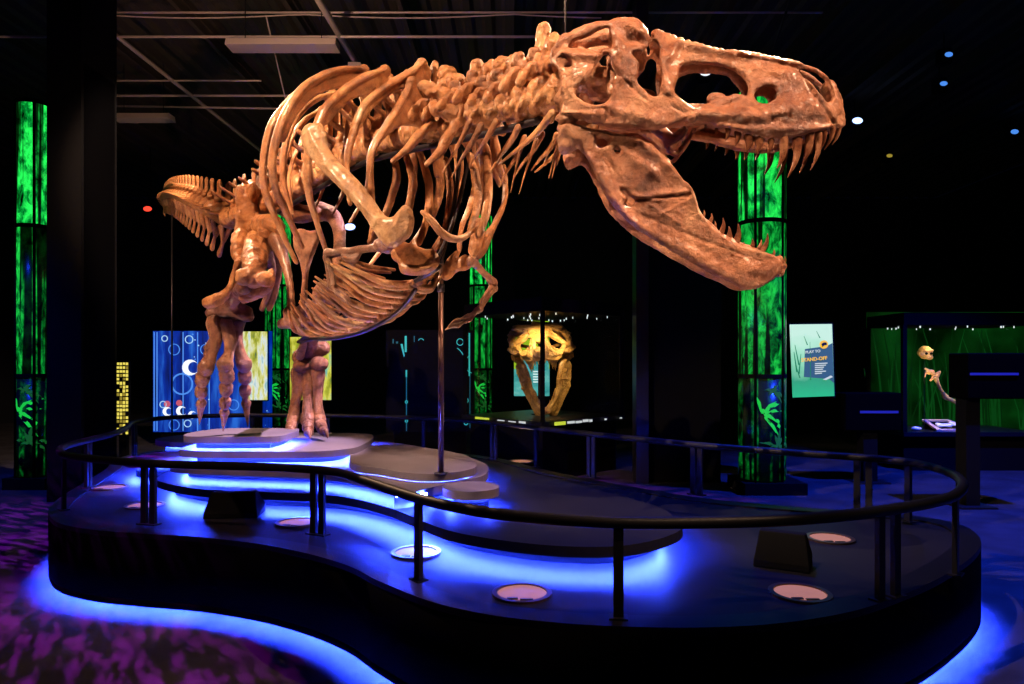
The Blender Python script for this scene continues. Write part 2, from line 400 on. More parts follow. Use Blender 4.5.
A_ = [zpt(158, 477, .63), zpt(165, 483, .63), zpt(200, 489, .63), zpt(260, 492, .63), zpt(310, 494, .63), zpt(350, 498, .63), zpt(390, 508, .63), zpt(420, 520, .63), zpt(450, 531, .63),
      zpt(500, 540, .63), zpt(560, 546, .63), zpt(620, 546, .63), zpt(662, 538, .63), zpt(682, 528, .63), zpt(676, 519, .63), (.95, 4.6), (.55, 5.3), (.0, 6.2), (-.7, 7.2), (-1.8, 7.7), (-2.9, 7.3), (-3.05, 6.4)]
tier(A_, HP, .63, m='deck')
B_ = [zpt(170, 464, .74), zpt(190, 467, .74), zpt(240, 469, .74), zpt(300, 471, .74), zpt(345, 475, .74), zpt(385, 485, .74), zpt(412, 493, .74), (-.62, 4.52), (-.50, 4.72), (-.35, 4.9), (-.2, 5.2), (-.25, 5.8), (-.7, 6.6), (-1.6, 7.4), (-2.8, 7.2), (-2.98, 6.2)]
tier(B_, .63, .74)
tier([zpt(352, 463, .80), zpt(380, 468, .80), zpt(410, 473, .80), zpt(440, 473.5, .80), (-.35, 4.98), (-.27, 5.25), (-.4, 5.8), (-.8, 6.3), (-1.3, 6.5), (-1.42, 6.1)], .74, .80, .10, m='tier', glow='led')
tier([(-2.86, 5.95), (-2.7, 5.72), (-2.3, 5.66), (-1.7, 5.66), (-1.42, 5.8), (-1.34, 6.1), (-1.38, 6.8), (-1.6, 7.1), (-2.4, 7.15), (-2.8, 6.9)], .74, .85, .14)
tier([(-2.86, 5.98), (-2.7, 5.78), (-2.1, 5.78), (-1.97, 5.95), (-2.0, 6.42), (-2.2, 6.52), (-2.7, 6.5), (-2.85, 6.3)], .85, .96, .10)
c_ = (-.275, 4.58); tier([(c_[0]+.19*math.cos(t), c_[1]+.19*math.sin(t)) for t in np.linspace(0, 2*PI, 12, endpoint=False)], .63, .76, .07)
c_ = (-3.42, 6.75); tier([(c_[0]+.34*math.cos(t), c_[1]+.42*math.sin(t)) for t in np.linspace(0, 2*PI, 12, endpoint=False)], HP, .66, .10)
c_ = (-3.45, 7.65); tier([(c_[0]+.5*math.cos(t), c_[1]+.42*math.sin(t)) for t in np.linspace(0, 2*PI, 12, endpoint=False)], HP, .74, .10)

# ------------------------------------------------------------------ guard rail
HR = .917
rail = [(3.82, 2.52), (3.48, 2.26), (3.28, 2.0), (3.13, 1.72), (3.03, 1.5), (2.93, 1.16), (2.89, .79), (2.89, .45), (2.97, .12), (3.10, -.147), (3.32, -.40), (3.58, -.61), (3.93, -.87), (4.24, -1.14),
        (4.40, -1.58), (4.47, -2.0), (4.55, -2.42), (4.72, -2.82), (4.90, -3.17), (5.14, -3.40), (5.45, -3.57), (5.9, -3.66), (6.4, -3.74), (7.0, -3.95), (7.6, -4.2), (8.2, -4.15), (8.55, -3.6), (8.6, -2.7), (8.4, -1.7), (8.05, -.9), (7.55, -.2), (6.85, .35),
        (6.25, .85), (5.55, 1.5), (5.12, 2.05), (4.85, 2.45), (4.62, 2.68), (4.2, 2.68)]
RP = [Vector((p[1], p[0], HR)) for p in spline([(a, b) for a, b in rail], 5, True)]
gr = empty('guard_railing', (-.4, 5.0, HP), 'black tubular guard railing on paired posts running round the platform edge', 'railing')
def closed_tube(P, r, k=10):
    n = len(P); V = []; Fc = []
    for i in range(n):
        t = (P[(i+1) % n]-P[i-1]).normalized(); a = Vector((0, 0, 1)); b = t.cross(a)
        for j in range(k): th = 2*PI*j/k; V.append(P[i]+a*math.cos(th)*r+b*math.sin(th)*r)
    for i in range(n):
        i2 = (i+1) % n
        for j in range(k): j2 = (j+1) % k; Fc.append((i*k+j, i*k+j2, i2*k+j2, i2*k+j))
    return V, Fc
mesh('handrail', closed_tube(RP, .027), M['post'], gr, True)
cum = [0]
for i in range(len(RP)): cum.append(cum[-1]+(RP[(i+1) % len(RP)]-RP[i]).length)
def near_px(px, near=True):            # index on the rail seen at column px
    best = None
    for i, p in enumerate(RP):
        q = CX+F*p.x/p.y
        e = abs(q-px)+ (0 if (i < 100) == near else 500)
        if best is None or e < best[0]: best = (e, i)
    return best[1]
def post_at(i, s):
    t = (RP[(i+1) % len(RP)]-RP[i-1]).normalized(); c = RP[i]+t*s; nn = Vector((-t.y, t.x, 0)); V = []
    a, b2 = .021, .012
    for z in (HP+.012, HR-.01):
        for u, v in ((-a, -b2), (a, -b2), (a, b2), (-a, b2)): V.append(Vector((c.x, c.y, z))+t*u+nn*v)
    f = [(0, 3, 2, 1), (4, 5, 6, 7), (0, 1, 5, 4), (1, 2, 6, 5), (2, 3, 7, 6), (3, 0, 4, 7)]
    o = mesh('post', (V, f), M['post'], gr)
    V2 = []
    for z in (HP+.012, HP+.02):
        for u, v in ((-a*1.9, -b2*2.6), (a*1.9, -b2*2.6), (a*1.9, b2*2.6), (-a*1.9, b2*2.6)): V2.append(Vector((c.x, c.y, z))+t*u+nn*v)
    mesh('foot_plate', (V2, f), M['post'], o)
for px, near, s in ((144, 1, -.036), (144, 1, .036), (321, 1, -.034), (321, 1, .034), (415, 1, -.03), (421, 1, .03), (618, 1, 0), (881, 1, 0), (896, 1, 0), (956, 1, 0), (63, 1, 0),
                    (905, 0, 0), (863, 0, 0), (851, 0, 0), (687, 0, -.03), (687, 0, .03), (594, 0, -.03), (594, 0, .03), (541, 0, 0), (498, 0, -.03), (498, 0, .03), (420, 0, 0), (330, 0, 0), (250, 0, 0)):
    post_at(near_px(px, bool(near)), s)
for y0 in (5.9, 7.6): i = min(range(len(RP)), key=lambda k: abs(RP[k].y-y0)+(0 if RP[k].x < -3 else 99)); post_at(i, -.03); post_at(i, .03)

# ------------------------------------------------------------------ recessed uplights
M['lens'] = mat('uplight_lens', (.06, .03, .025), .5, emit=(.75, .30, .18), strength=.52)
M['rim'] = mat('uplight_rim', (.10, .06, .05), .35, .8)
def uplight(px, py, label, aim=None, power=0, on=1):
    p = at_z(px, py, HP); t = empty('recessed_uplight', p, label, 'floor light', 'round uplights set into the deck')
    z = HP+.001; A = [(p.x+.142*math.cos(a), p.y+.142*math.sin(a)) for a in np.linspace(0, 2*PI, 36, endpoint=False)]
    B = [(p.x+.118*math.cos(a), p.y+.118*math.sin(a)) for a in np.linspace(0, 2*PI, 36, endpoint=False)]
    mesh('bezel', ring(A, B, z, z+.010), M['rim'], t)
    mesh('lens', cyl((p.x, p.y), .117, z, z+.004, 36), M['lens'] if on else M['black'], t)
    mesh('lamp_housing', join(box(p.x-.07, p.x-.02, p.y-.09, p.y-.07, z+.004, z+.009), box(p.x-.01, p.x+.05, p.y-.10, p.y-.085, z+.004, z+.009)), M['steel'], t)
    if power: 
        s = spot('uplight_beam', (p.x, p.y, z+.03), aim, power, WARM, 70, .7, .08)
    return t
uplight(522, 594, 'glowing round uplight in the deck at the near edge, left of the middle post', (.9, 3.4, 2.4), 34)
uplight(800, 594, 'glowing round uplight in the deck, nearest on the right side', (1.0, 3.4, 2.5), 34)
uplight(416, 553, 'round uplight in the deck beside the thick post where the platform narrows', (-.3, 4.2, 2.4), 110)
uplight(297, 523, 'round uplight in the deck behind the post pair, right of the black wedge box', (-1.0, 4.8, 2.6), 90)
uplight(145, 506, 'round uplight in the deck under the left pair of railing posts', (-2.2, 6.0, 2.4), 55)
uplight(110, 488, 'small round uplight in the deck at the far left curve')
uplight(830, 539, 'dim round uplight in the deck behind the right wedge box', (.8, 3.6, 2.7), 30)
uplight(521, 462, 'tiny round uplight on the far side of the platform near the case', (-1.0, 5.2, 2.6), 40)
uplight(571, 492, 'round uplight in the deck behind the largest tier, by the far railing', (-.2, 4.2, 2.8), 40)

def wedge(px, py, w, h, rot, label):
    p = at_z(px, py, HP); t = empty('wedge_box', p, label, 'projector box', 'black wedge boxes on the deck')
    Mt = Matrix.Rotation(rot, 3, 'Z'); d = w*.62
    prof = [(-d/2, 0), (d/2, 0), (d/2, h*.35), (d*.12, h), (-d*.22, h), (-d/2, h*.2)]
    V = []; n = len(prof)
    for x in (-w/2, w/2):
        for y, z in prof:
            k = .82 if z >= h*.9 else 1; V.append(p+Mt@Vector((x*k, y, z)))
    Fc = [tuple(reversed(range(n))), tuple(range(n, 2*n))]+[(i, (i+1) % n, n+(i+1) % n, n+i) for i in range(n)]
    Fc = [tuple(reversed(f)) for f in Fc]
    o = mesh('housing', (V, Fc), M['black'], t)
    bv = o.modifiers.new('b', 'BEVEL'); bv.width = .008; bv.segments = 2
wedge(235, 515, .37, .17, .1, 'black wedge box on the deck left of the post pair, lit blue from behind')
wedge(783, 566, .28, .19, -.5, 'black wedge box on the right half of the deck, between two uplights')
# ------------------------------------------------------------------ the skeleton
rex = empty('dinosaur_skeleton', U(300, 437, 6.6), 'huge mounted tyrannosaur skeleton with open toothed jaws striding over the platform', 'dinosaur skeleton')
def part(name, parts, mt, voxel=.008, smooth=2, amp=.004, freq=12, amp2=.001, parent=rex, label=None):
    me = shape(name, parts, voxel, smooth, amp, freq, amp2); o = link(name, me, M[mt], parent)
    if label: o['label'] = label
    return o
# ---- skull frame
psi = math.radians(8)
sh = Vector((math.cos(psi), -math.sin(psi), 0)); sn = Vector((-math.sin(psi), -math.cos(psi), -.09)).normalized()   # sn: towards the animal's right
sO = U(700, 100, 3.32)
SK = (sO, sn)
wx = np.array([552, 575, 600, 640, 680, 700, 740, 780, 805, 820, 832, 838, 843]); ww = np.array([.21, .24, .25, .235, .19, .17, .148, .13, .112, .096, .070, .045, .02])
top_px = np.array([(551.6, 59.8), (559.6, 40.8), (571.4, 32), (583, 26), (596, 22.5), (614, 19.5), (636, 21), (650, 33), (667, 34.6), (695, 43), (721, 51), (747, 52), (768, 57.8), (788, 60.2), (805, 64.3), (821, 70.5), (829, 78.6), (835, 88.9), (840.4, 103), (843, 118)])
def sw(x, y):
    w = np.interp(x, wx, ww); t = np.clip((y-np.interp(x, top_px[:, 0], top_px[:, 1]))/np.interp(x, [660, 690, 760, 810], [50, 66, 62, 45]), 0, 1)
    lo = np.interp(x, [560, 640, 660, 800, 840], [.60, .64, .26, .30, .7]); e = np.interp(x, [650, 690, 770, 800], [.75, 1.5, 1.35, .9])
    return float(w*(lo+(1-lo)*t**e))
def sp(x, y, w=None): return on_plane(x, y, sO+sn*(sw(x, y) if w is None else w), sn)
def refl(p): return p-sn*(2*(Vector(p)-sO).dot(sn))
def mir(vf): return reflect(vf, sO, sn)
skull_out = [(551.6, 59.8), (554, 51), (559.6, 40.8), (571.4, 31), (583, 25.5), (596, 22.5), (608, 21.2), (616, 18.8), (625, 18.2), (636, 21), (645, 27), (648.5, 31), (650.3, 37.5), (652.5, 37.5), (653.5, 31.5), (659, 29), (666, 33), (677, 38.6), (695, 43), (708, 47), (721, 50.5), (735, 51), (747, 52.5), (768, 57.8), (788, 60.2), (805, 64.3), (821, 70.5), (829, 78.6), (835, 89), (840.4, 103), (842.5, 117), (842, 128.5),
  (833, 129), (821, 132), (809, 134.5), (796, 138.5), (780, 140), (766, 140), (756, 138.5), (747, 136), (737, 132), (727, 129.5), (716, 126.5), (702, 122.6), (690, 120.6), (683, 121), (671, 126), (659, 129.5), (647, 130.5), (633, 129), (618, 127.5), (604, 126), (589, 123), (580, 120.5), (570, 118), (560, 121.5), (554, 121), (554, 117), (559, 112), (561, 104), (561, 94), (559, 82), (558, 70), (554, 65)]
h_orbit = [(652, 42), (657, 45), (659.5, 50), (659.5, 60), (661, 71), (662, 80), (660, 89), (659, 94), (652, 95), (646, 90), (639, 83), (638.5, 77), (639.5, 66), (636, 59), (632, 53), (640, 51), (647, 48)]
h_antorb = [(681, 66), (695, 64), (710, 65), (727, 67.5), (737, 72.5), (745, 80.5), (748, 88), (745, 96), (735, 102), (723, 106), (710, 108), (698, 109), (690, 105), (683, 99.5), (675, 93), (676, 84), (679, 75)]
h_maxf = [(766+11*math.cos(a)*math.cos(-.15)-8.5*math.sin(a)*math.sin(-.15), 95+11*math.cos(a)*math.sin(-.15)+8.5*math.sin(a)) for a in np.linspace(0, 2*PI, 10, endpoint=False)]
h_naris = [(797, 67.5), (808, 71), (820, 76.5), (829, 87), (831, 97), (827, 102), (821, 96), (813, 85.5), (804, 77)]
h_up = [(569, 48), (575, 42.5), (584, 38), (594, 34), (602, 29.5), (608, 29), (611, 35), (611.6, 48), (603, 50), (600, 54), (590, 50), (580, 47.5)]
h_lo = [(600, 60), (604, 54), (610, 56), (613, 66), (616, 76), (613, 88), (610, 97), (603, 104), (593, 105), (582, 101), (575, 94), (578, 87), (587, 80), (593, 71)]
h_sq = [(558, 60), (566, 58), (571, 63), (569, 67), (562, 65)]
relief = [(559, 42, 600, 24, 4, .014), (622, 22, 645, 34, 6, .022), (614, 30, 628, 80, 5, .015), (562, 56, 600, 58, 4, .02), (558, 112, 600, 116, 4, .016), (600, 108, 660, 122, 6, .015), (655, 32, 668, 92, 5, .012),
  (680, 45, 740, 56, 4, .018), (740, 56, 800, 64, 3, .014), (745, 112, 815, 108, 9, .016), (700, 114, 760, 120, 5, .014), (800, 72, 838, 125, 3, .012), (720, 130, 835, 130, 4, .012), (668, 60, 676, 46, 4, .02), (755, 70, 790, 76, 5, .010), (826, 78, 838, 110, 4, .014),
  (632, 40, 640, 42, 5, -.03), (608, 60, 619, 76, 1.1, -.014), (619, 76, 631, 88, 1.1, -.014), (631, 88, 645, 100, 1.2, -.008), (672, 108, 692, 118, 1.2, -.012), (798, 72, 815, 98, 1.2, -.014), (815, 98, 834, 127, 1.2, -.012), (738, 58, 770, 62, 1.3, -.014), (770, 62, 800, 70, 1.3, -.016), (565, 112, 605, 110, 1.1, -.012), (605, 110, 612, 118, 1.1, -.010), (652, 96, 668, 97, 1.1, -.012), (700, 120, 745, 126, 1.4, -.006), (735, 108, 775, 104, 1.5, -.006), (610, 98, 606, 122, 1.3, -.009), (788, 112, 790, 116, 2, -.012), (805, 108, 806, 112, 2, -.012), (770, 118, 772, 121, 2, -.01), (620, 60, 632, 85, 3, -.008)]
side_r, side_l = plate(skull_out, [h_orbit, h_antorb, h_maxf, h_naris, h_up, h_lo, h_sq], sw, .020, 4.0, 1.8, SK, relief, mirror=True)
P = [side_r, side_l]
# roof bones bridging both sides
def bridge(px, r, bulge=.03, asp=.7):
    out = []
    for x, y in px:
        a = sp(x, y); b_ = refl(a); mid = (a+b_)/2+Vector((0, 0, bulge))
        out.append(tube([a, a*.7+mid*.3+Vector((0, 0, bulge*.5)), mid, b_*.7+mid*.3+Vector((0, 0, bulge*.5)), b_], r, 8, n=3))
    return out
nas = [tuple(q) for q in spline([(655, 34), (667, 38), (695, 47), (721, 54), (747, 56), (768, 61), (788, 64), (800, 67)], 4)]
P += bridge(nas, .020, .012)
P += bridge([tuple(q) for q in spline([(830, 84), (837, 97), (840, 110), (841, 124)], 3)], .022, 0)
P += bridge([tuple(q) for q in spline([(614, 24), (625, 22), (634, 24), (640, 28)], 3)], .026, -.01)
P += bridge([(556, 52), (560, 46), (566, 40)], .03, -.03)
cA = sO; med = lambda x, y: on_plane(x, y, sO, sn)
P += [tube([med(566, 44), med(590, 40), med(620, 32)], [.05, .035, .05], 10)]                       # parietal crest
P += [blob(med(586, 74), (.09, .07, .09)), blob(med(572, 80), (.07, .06, .07)), blob(med(558, 84), .045), blob(med(602, 90), (.08, .05, .06)), tube([med(600, 80), med(625, 92), med(650, 96)], [.07, .05, .03], 10)]
P += [tube([med(582, 60), sp(566, 62, .15)], [.06, .05], 8), tube([med(582, 60), refl(sp(566, 62, .15))], [.06, .05], 8)]
for f in (lambda p: p, refl):                                                                     # palate, pterygoids, vomer
    P += [tube([f(sp(566, 108, .18)), f(sp(600, 112, .12)), f(sp(640, 116, .09)), f(sp(690, 112, .08)), f(sp(740, 110, .05)), f(sp(800, 112, .03))], [.035, .03, .04, .035, .03, .025], 10, .6),
          tube([f(sp(640, 118, .09)), f(sp(660, 130, .10)), f(sp(672, 140, .12)), f(sp(684, 130, .13))], [.025, .03, .024, .022], 10),
          tube([f(sp(664, 134, .12)), f(sp(668, 148, .11)), f(sp(676, 154, .10)), f(sp(686, 142, .10)), f(sp(694, 130, .12))], .013, 8),
          tube([f(sp(690, 118, .18)), f(sp(722, 104, .10)), f(sp(742, 100, .10))], [.03, .03, .025], 8), blob(f(sp(716, 99, .09)), (.045, .03, .03)), blob(f(sp(735, 101, .10)), (.03, .03, .03)),
          tube([f(sp(566, 100, .20)), f(sp(573, 110, .20)), f(sp(566, 118, .21))], [.04, .05, .045], 10),
          tube([f(sp(575, 76, .08)), f(sp(565, 90, .14)), f(sp(560, 100, .19))], [.04, .03, .03], 8),
          tube([f(sp(608, 58, .16)), f(sp(611, 76, .18)), f(sp(613, 92, .20))], [.012, .02, .03], 8)]
    P += [tube([f(sp(x, y, sw(x, y)-.025)) for x, y in ((695, 119), (722, 126), (750, 134), (780, 137), (805, 133), (830, 127))], [.022, .026, .03, .032, .028, .02], 8)]
skull = part('skull', P, 'skull', .0048, 2, .005, 11, .0028)
def tooth(x, y, tx, ty, w, r, parent, side=1, k=8):
    a = sp(x, y, w); b_ = sp(tx, ty, w)
    if side < 0: a, b_ = refl(a), refl(b_)
    d = b_-a; L_ = d.length; bk = -sh*.14*L_
    p = [a-d*.25, a+d*.2-bk*.6, a+d*.6-bk*.8, b_]
    return mesh('tooth', tube([p[0], p[1], p[2], p[3]], [r*.9, r, r*.66, r*.12], k, .72, sh, 3), M['tooth'], parent, True)
up_teeth = [(727, 129, 725.5, 139, .009), (737, 132, 735.5, 144, .011), (747.5, 136, 747, 150, .015), (757.5, 138, 757, 151.5, .015), (770.5, 140, 768, 152, .012), (782, 139, 777.5, 166.5, .018), (794, 138, 792, 149, .010),
  (796, 138, 787.5, 176, .016), (808, 134, 802, 162.5, .017), (816.5, 132.5, 810.5, 168.5, .014), (823, 131, 820, 149, .011), (832, 129.5, 824, 148.5, .010), (838.5, 129, 832, 143.5, .009)]
for x, y, tx, ty, r in up_teeth:
    w = sw(x, y)-.012; tooth(x, y-2, tx, ty+1.5, w+.012, r*(1.55 if x < 765 else 1.2), skull); tooth(x-1, y-2, tx-1+random.uniform(-1, 1), ty-random.uniform(0, 5), w, r, skull, -1)
tooth(716, 127, 715, 135, sw(716, 127)-.012, .008, skull); tooth(705, 123, 704, 129, sw(705, 123)-.012, .006, skull); tooth(716, 127, 715, 136, sw(716, 127)-.012, .008, skull, -1)
# ---- lower jaw
def jw(x, y): return float(np.interp(x, [556, 600, 650, 700, 740, 765, 778, 786], [.20, .205, .18, .145, .112, .078, .048, .02]))
jaw_out = [(567, 123), (561, 129), (557, 137), (557, 142), (560, 150), (563, 154.5), (571, 152), (577, 149), (582, 152), (588, 161), (594, 173), (600.7, 188), (607, 199), (614, 208), (625, 219), (637, 229), (658, 243), (681, 257), (709, 272.7), (728, 282), (738, 288), (746, 290.3), (755, 289.3), (767, 283.5), (778.6, 275), (784, 268), (783, 262.5), (776, 256), (763, 251), (745, 246), (731, 240.5), (717, 231), (707, 220.5), (700, 210), (696.5, 198), (692, 187.5), (684, 179), (674, 167.6), (662, 153), (652, 144.5), (638, 138), (621, 134.8), (604, 131), (589, 128), (578, 124.5)]
jh = [[(596.5, 142), (600, 139), (605, 140.5), (607.5, 144), (603, 147), (598, 146.5)], [(614.5, 150), (617, 148.5), (619.5, 151), (617, 153.5)], [(621, 190.5), (626, 191), (630, 196), (634.5, 200), (633, 206), (625, 205), (628, 199)]]
jrel = [(634, 201, 690, 195, 1.1, -.012), (600, 150, 612, 180, 1.3, -.010), (640, 215, 700, 240, 1.4, -.006), (700, 240, 760, 262, 1.5, -.006), (620, 150, 655, 175, 4, .010), (660, 215, 690, 200, 1.5, .005), (650, 205, 680, 225, 1.6, .005), (758, 252, 765, 275, 1.6, .006), (565, 130, 575, 140, 6, .03), (578, 128, 640, 142, 4, .014), (640, 142, 690, 184, 5, .016), (590, 160, 630, 222, 5, .014), (634, 198, 688, 192, 2.5, .010), (634, 196, 660, 201, 2, .008), (630, 222, 745, 284, 6, .014), (700, 215, 770, 256, 4, .010), (740, 270, 775, 268, 8, .014),
  (607, 158, 614, 172, 2, -.012), (650, 170, 640, 185, 8, .016), (690, 182, 697, 210, 2, .012), (684, 180, 689, 195, 2, -.014), (752, 262, 753, 264, 2, -.01), (762, 266, 763, 268, 2, -.01), (730, 255, 731, 257, 2, -.01)]
jr, jl = plate(jaw_out, jh, jw, .020, 4.5, 1.8, SK, jrel, mirror=True)
P = [jr, jl]
for x, y in ((782, 266), (779, 260), (780, 272), (774, 262), (772, 270)):
    a = on_plane(x, y, sO+sn*jw(x, y), sn); P.append(tube([a, (a+refl(a))/2, refl(a)], .024, 8))
for f in (lambda p: p, refl):
    P += [tube([f(sp(566, 128, .19)), f(sp(572, 136, .195)), f(sp(566, 146, .195))], [.045, .05, .04], 10)]
    P += [tube([f(sp(x, y, jw(x, y)-.02)) for x, y in ((700, 218), (720, 237), (745, 250), (770, 259), (781, 264))], [.018, .024, .028, .028, .02], 8)]
jaw = part('lower_jaw', P, 'skull', .0048, 2, .005, 11, .0028)
jaw['label'] = 'lower jaw hanging wide open'
for x, y, tx, ty, r in [(703, 216, 704, 210, .007), (709.5, 222, 711.5, 213.5, .010), (714, 228, 715, 221, .008), (720, 233, 723, 218, .013), (727, 239, 729, 226.5, .014), (734.5, 243, 738, 224, .016), (743, 247, 743.6, 242, .008), (750.5, 249, 752.3, 238.5, .012), (760, 252, 767.7, 233.5, .013), (772, 256, 774, 249, .009), (778, 259, 780, 254, .008), (783, 264, 785, 256, .007)]:
    w = jw(x, y)-.012; tooth(x, y+1, tx, ty, w, r, jaw)
    tooth(x, y+1, tx+random.uniform(-1, 1), ty+random.uniform(2, 4), w, r*.95, jaw, -1)

# ---- spine path
spx = [(233, 217, 6.75), (247, 212, 6.4), (262, 207, 6.05), (282, 196, 5.75), (306, 182, 5.5), (330, 167, 5.25), (360, 149, 4.95), (395, 137, 4.62), (430, 128, 4.30), (465, 119, 4.02), (500, 110, 3.78), (530, 101, 3.58), (553, 93, 3.43)]
SP = [Vector(p) for p in spline([U(*q) for q in spx], 12)]
cs = [0.0]
for i in range(1, len(SP)): cs.append(cs[-1]+(SP[i]-SP[i-1]).length)
LT = cs[-1]
def spath(s):
    s = min(max(s, 0), LT); i = int(np.searchsorted(cs, s)); i = min(max(i, 1), len(SP)-1); t = (s-cs[i-1])/(cs[i]-cs[i-1])
    p = SP[i-1].lerp(SP[i], t); a = SP[max(i-3, 0)]; b_ = SP[min(i+2, len(SP)-1)]; return p, (b_-a).normalized()
def s_at(px): return min(range(len(SP)), key=lambda i: abs(CX+F*SP[i].x/SP[i].y-px))
def frame(p, t):
    r = t.cross(Vector((0, 0, 1))).normalized(); u = r.cross(t).normalized()      # r: animal's right
    return Matrix((t, -r, u)).transposed(), r, u
def vert_parts(L_, R, H, SL, tw, kind, rs):
    g = random.Random(rs); o = []
    prof = [(-L_*.46, R*.98), (-L_*.36, R), (-L_*.12, R*.76), (L_*.12, R*.76), (L_*.36, R), (L_*.46, R*.98)]
    o.append(tube([(x, 0, 0) for x, r in prof], [r for x, r in prof], 16, .95, n=2))
    if kind == 'caudal': 
        o.append(tube([(0, 0, R*.6), (-L_*.05, 0, R*1.5)], [R*.5, R*.42], 8))
        o.append(tube([(-L_*.05, 0, R*1.2), (-L_*.25, 0, H)], [SL*.42, SL*.5], 10, .5, (1, 0, 0)))
        for s in (-1, 1):
            o.append(tube([(0, s*R*.6, R*.2), (-L_*.1, s*tw, R*.1)], [R*.34, R*.22], 8, .5, (1, 0, 0)))
            o.append(tube([(0, s*R*.3, R*1.1), (L_*.6, s*R*.35, R*1.35)], [R*.25, R*.13], 8))
        return o
    o.append(tube([(0, 0, R*.7), (0, 0, R*1.7)], [R*.62, R*.6], 10, .8))
    if kind == 'cervical':
        o.append(tube([(0, 0, R*1.5), (g.uniform(-.02, .02), 0, H)], [SL*.40, SL*.46], 12, .9, (0, 1, 0)))
        o.append(blob((.01, g.uniform(-.01, .01), H), (SL*.36, SL*.5, .03)))
        for s in (-1, 1):
            o.append(tube([(0, s*R*.5, R*1.2), (-L_*.1, s*tw*.8, R*.7), (-L_*.05, s*tw, -R*.1)], [R*.42, R*.34, R*.22], 8, .6))
            o.append(tube([(-L_*.1, s*R*.5, R*1.5), (-L_*.7, s*R*.8, R*2.0)], [R*.36, R*.26], 8))
            o.append(tube([(L_*.1, s*R*.5, R*1.4), (L_*.65, s*R*.8, R*1.7)], [R*.36, R*.28], 8))
            o.append(blob((-L_*.55, s*R*.8, R*2.15), (.035, .02, .03)))
            o.append(tube([(L_*.2, s*R*.7, -R*.2), (L_*.25, s*R*1.25, -R*.75)], [R*.3, R*.26], 8))
    else:
        o.append(tube([(0, 0, R*1.5), (-.01, 0, H*.8), (-.015, 0, H)], [SL*.46, SL*.42, SL*.5], 12, .26, (1, 0, 0)))
        for s in (-1, 1):
            o.append(tube([(0, s*R*.4, R*1.6), (-L_*.12, s*tw*.6, R*2.1), (-L_*.2, s*tw, R*2.7)], [R*.42, R*.34, R*.30], 8, .5, (1, 0, 0)))
            o.append(tube([(L_*.1, s*R*.3, R*1.6), (L_*.6, s*R*.34, R*1.9)], [R*.26, R*.18], 8))
            o.append(tube([(-L_*.1, s*R*.3, R*1.7), (-L_*.6, s*R*.34, R*2.05)], [R*.26, R*.18], 8))
            o.append(blob((L_*.22, s*R*.8, R*.5), (R*.3, R*.25, R*.35)))
    return o
vm = {}
vm['dorsal'] = [shape('dorsal_vertebra', vert_parts(.17, .088, .36, .12, .22, 'dorsal', i), .0075, 2, .006, 14, .002) for i in range(3)]
vm['cervical'] = [shape('cervical_vertebra', vert_parts(.15, .078, h, sl, .19, 'cervical', i), .0065, 1, .016, 15, .006) for i, (h, sl) in enumerate(((.24, .13), (.22, .10), (.27, .085), (.20, .12)))]
vm['caudal'] = [shape('caudal_vertebra', vert_parts(.17, .10, .27, .085, .14, 'caudal', i), .0065, 2, .004, 14, .0015) for i in range(2)]
for l in vm.values():
    for me in l: me.polygons.foreach_set('use_smooth', [True]*len(me.polygons)); me.materials.append(M['bone'])
def place(me, name, p, t, sc=(1, 1, 1), roll=0):
    o = bpy.data.objects.new(name, me); COL.objects.link(o); attach(o, rex)
    Fm, r, u = frame(p, t); o.rotation_euler = (Fm@Matrix.Rotation(roll, 3, 'X')).to_euler(); o.location = p; o.scale = sc
    return o
s_neck = cs[s_at(440)]; s_pel = cs[s_at(286)]
st = np.linspace(s_pel, s_neck-.08, 13)
for i, s in enumerate(st):
    p, t = spath(s); k = 1.02-.012*i; place(vm['dorsal'][i % 3], 'dorsal_vertebra', p, t, (k*.98, k, 1.0+.04*math.sin(i*2.1)))
hs = [1.05, .95, .95, 1.1, .85, .9, 1.15, 1.1]
nk = np.linspace(s_neck+.05, LT-.03, 8)
for i, s in enumerate(nk):
    p, t = spath(s); place(vm['cervical'][i % 4], 'cervical_vertebra', p, t, (1.05, 1.2-.03*i, hs[i]*1.12), .12*math.sin(i*1.7))
for i, s in enumerate(np.linspace(.05, s_pel-.12, 5)):      # fused hip vertebrae
    p, t = spath(s); place(vm['dorsal'][i % 3], 'sacral_vertebra', p, t, (1, .9, .9))

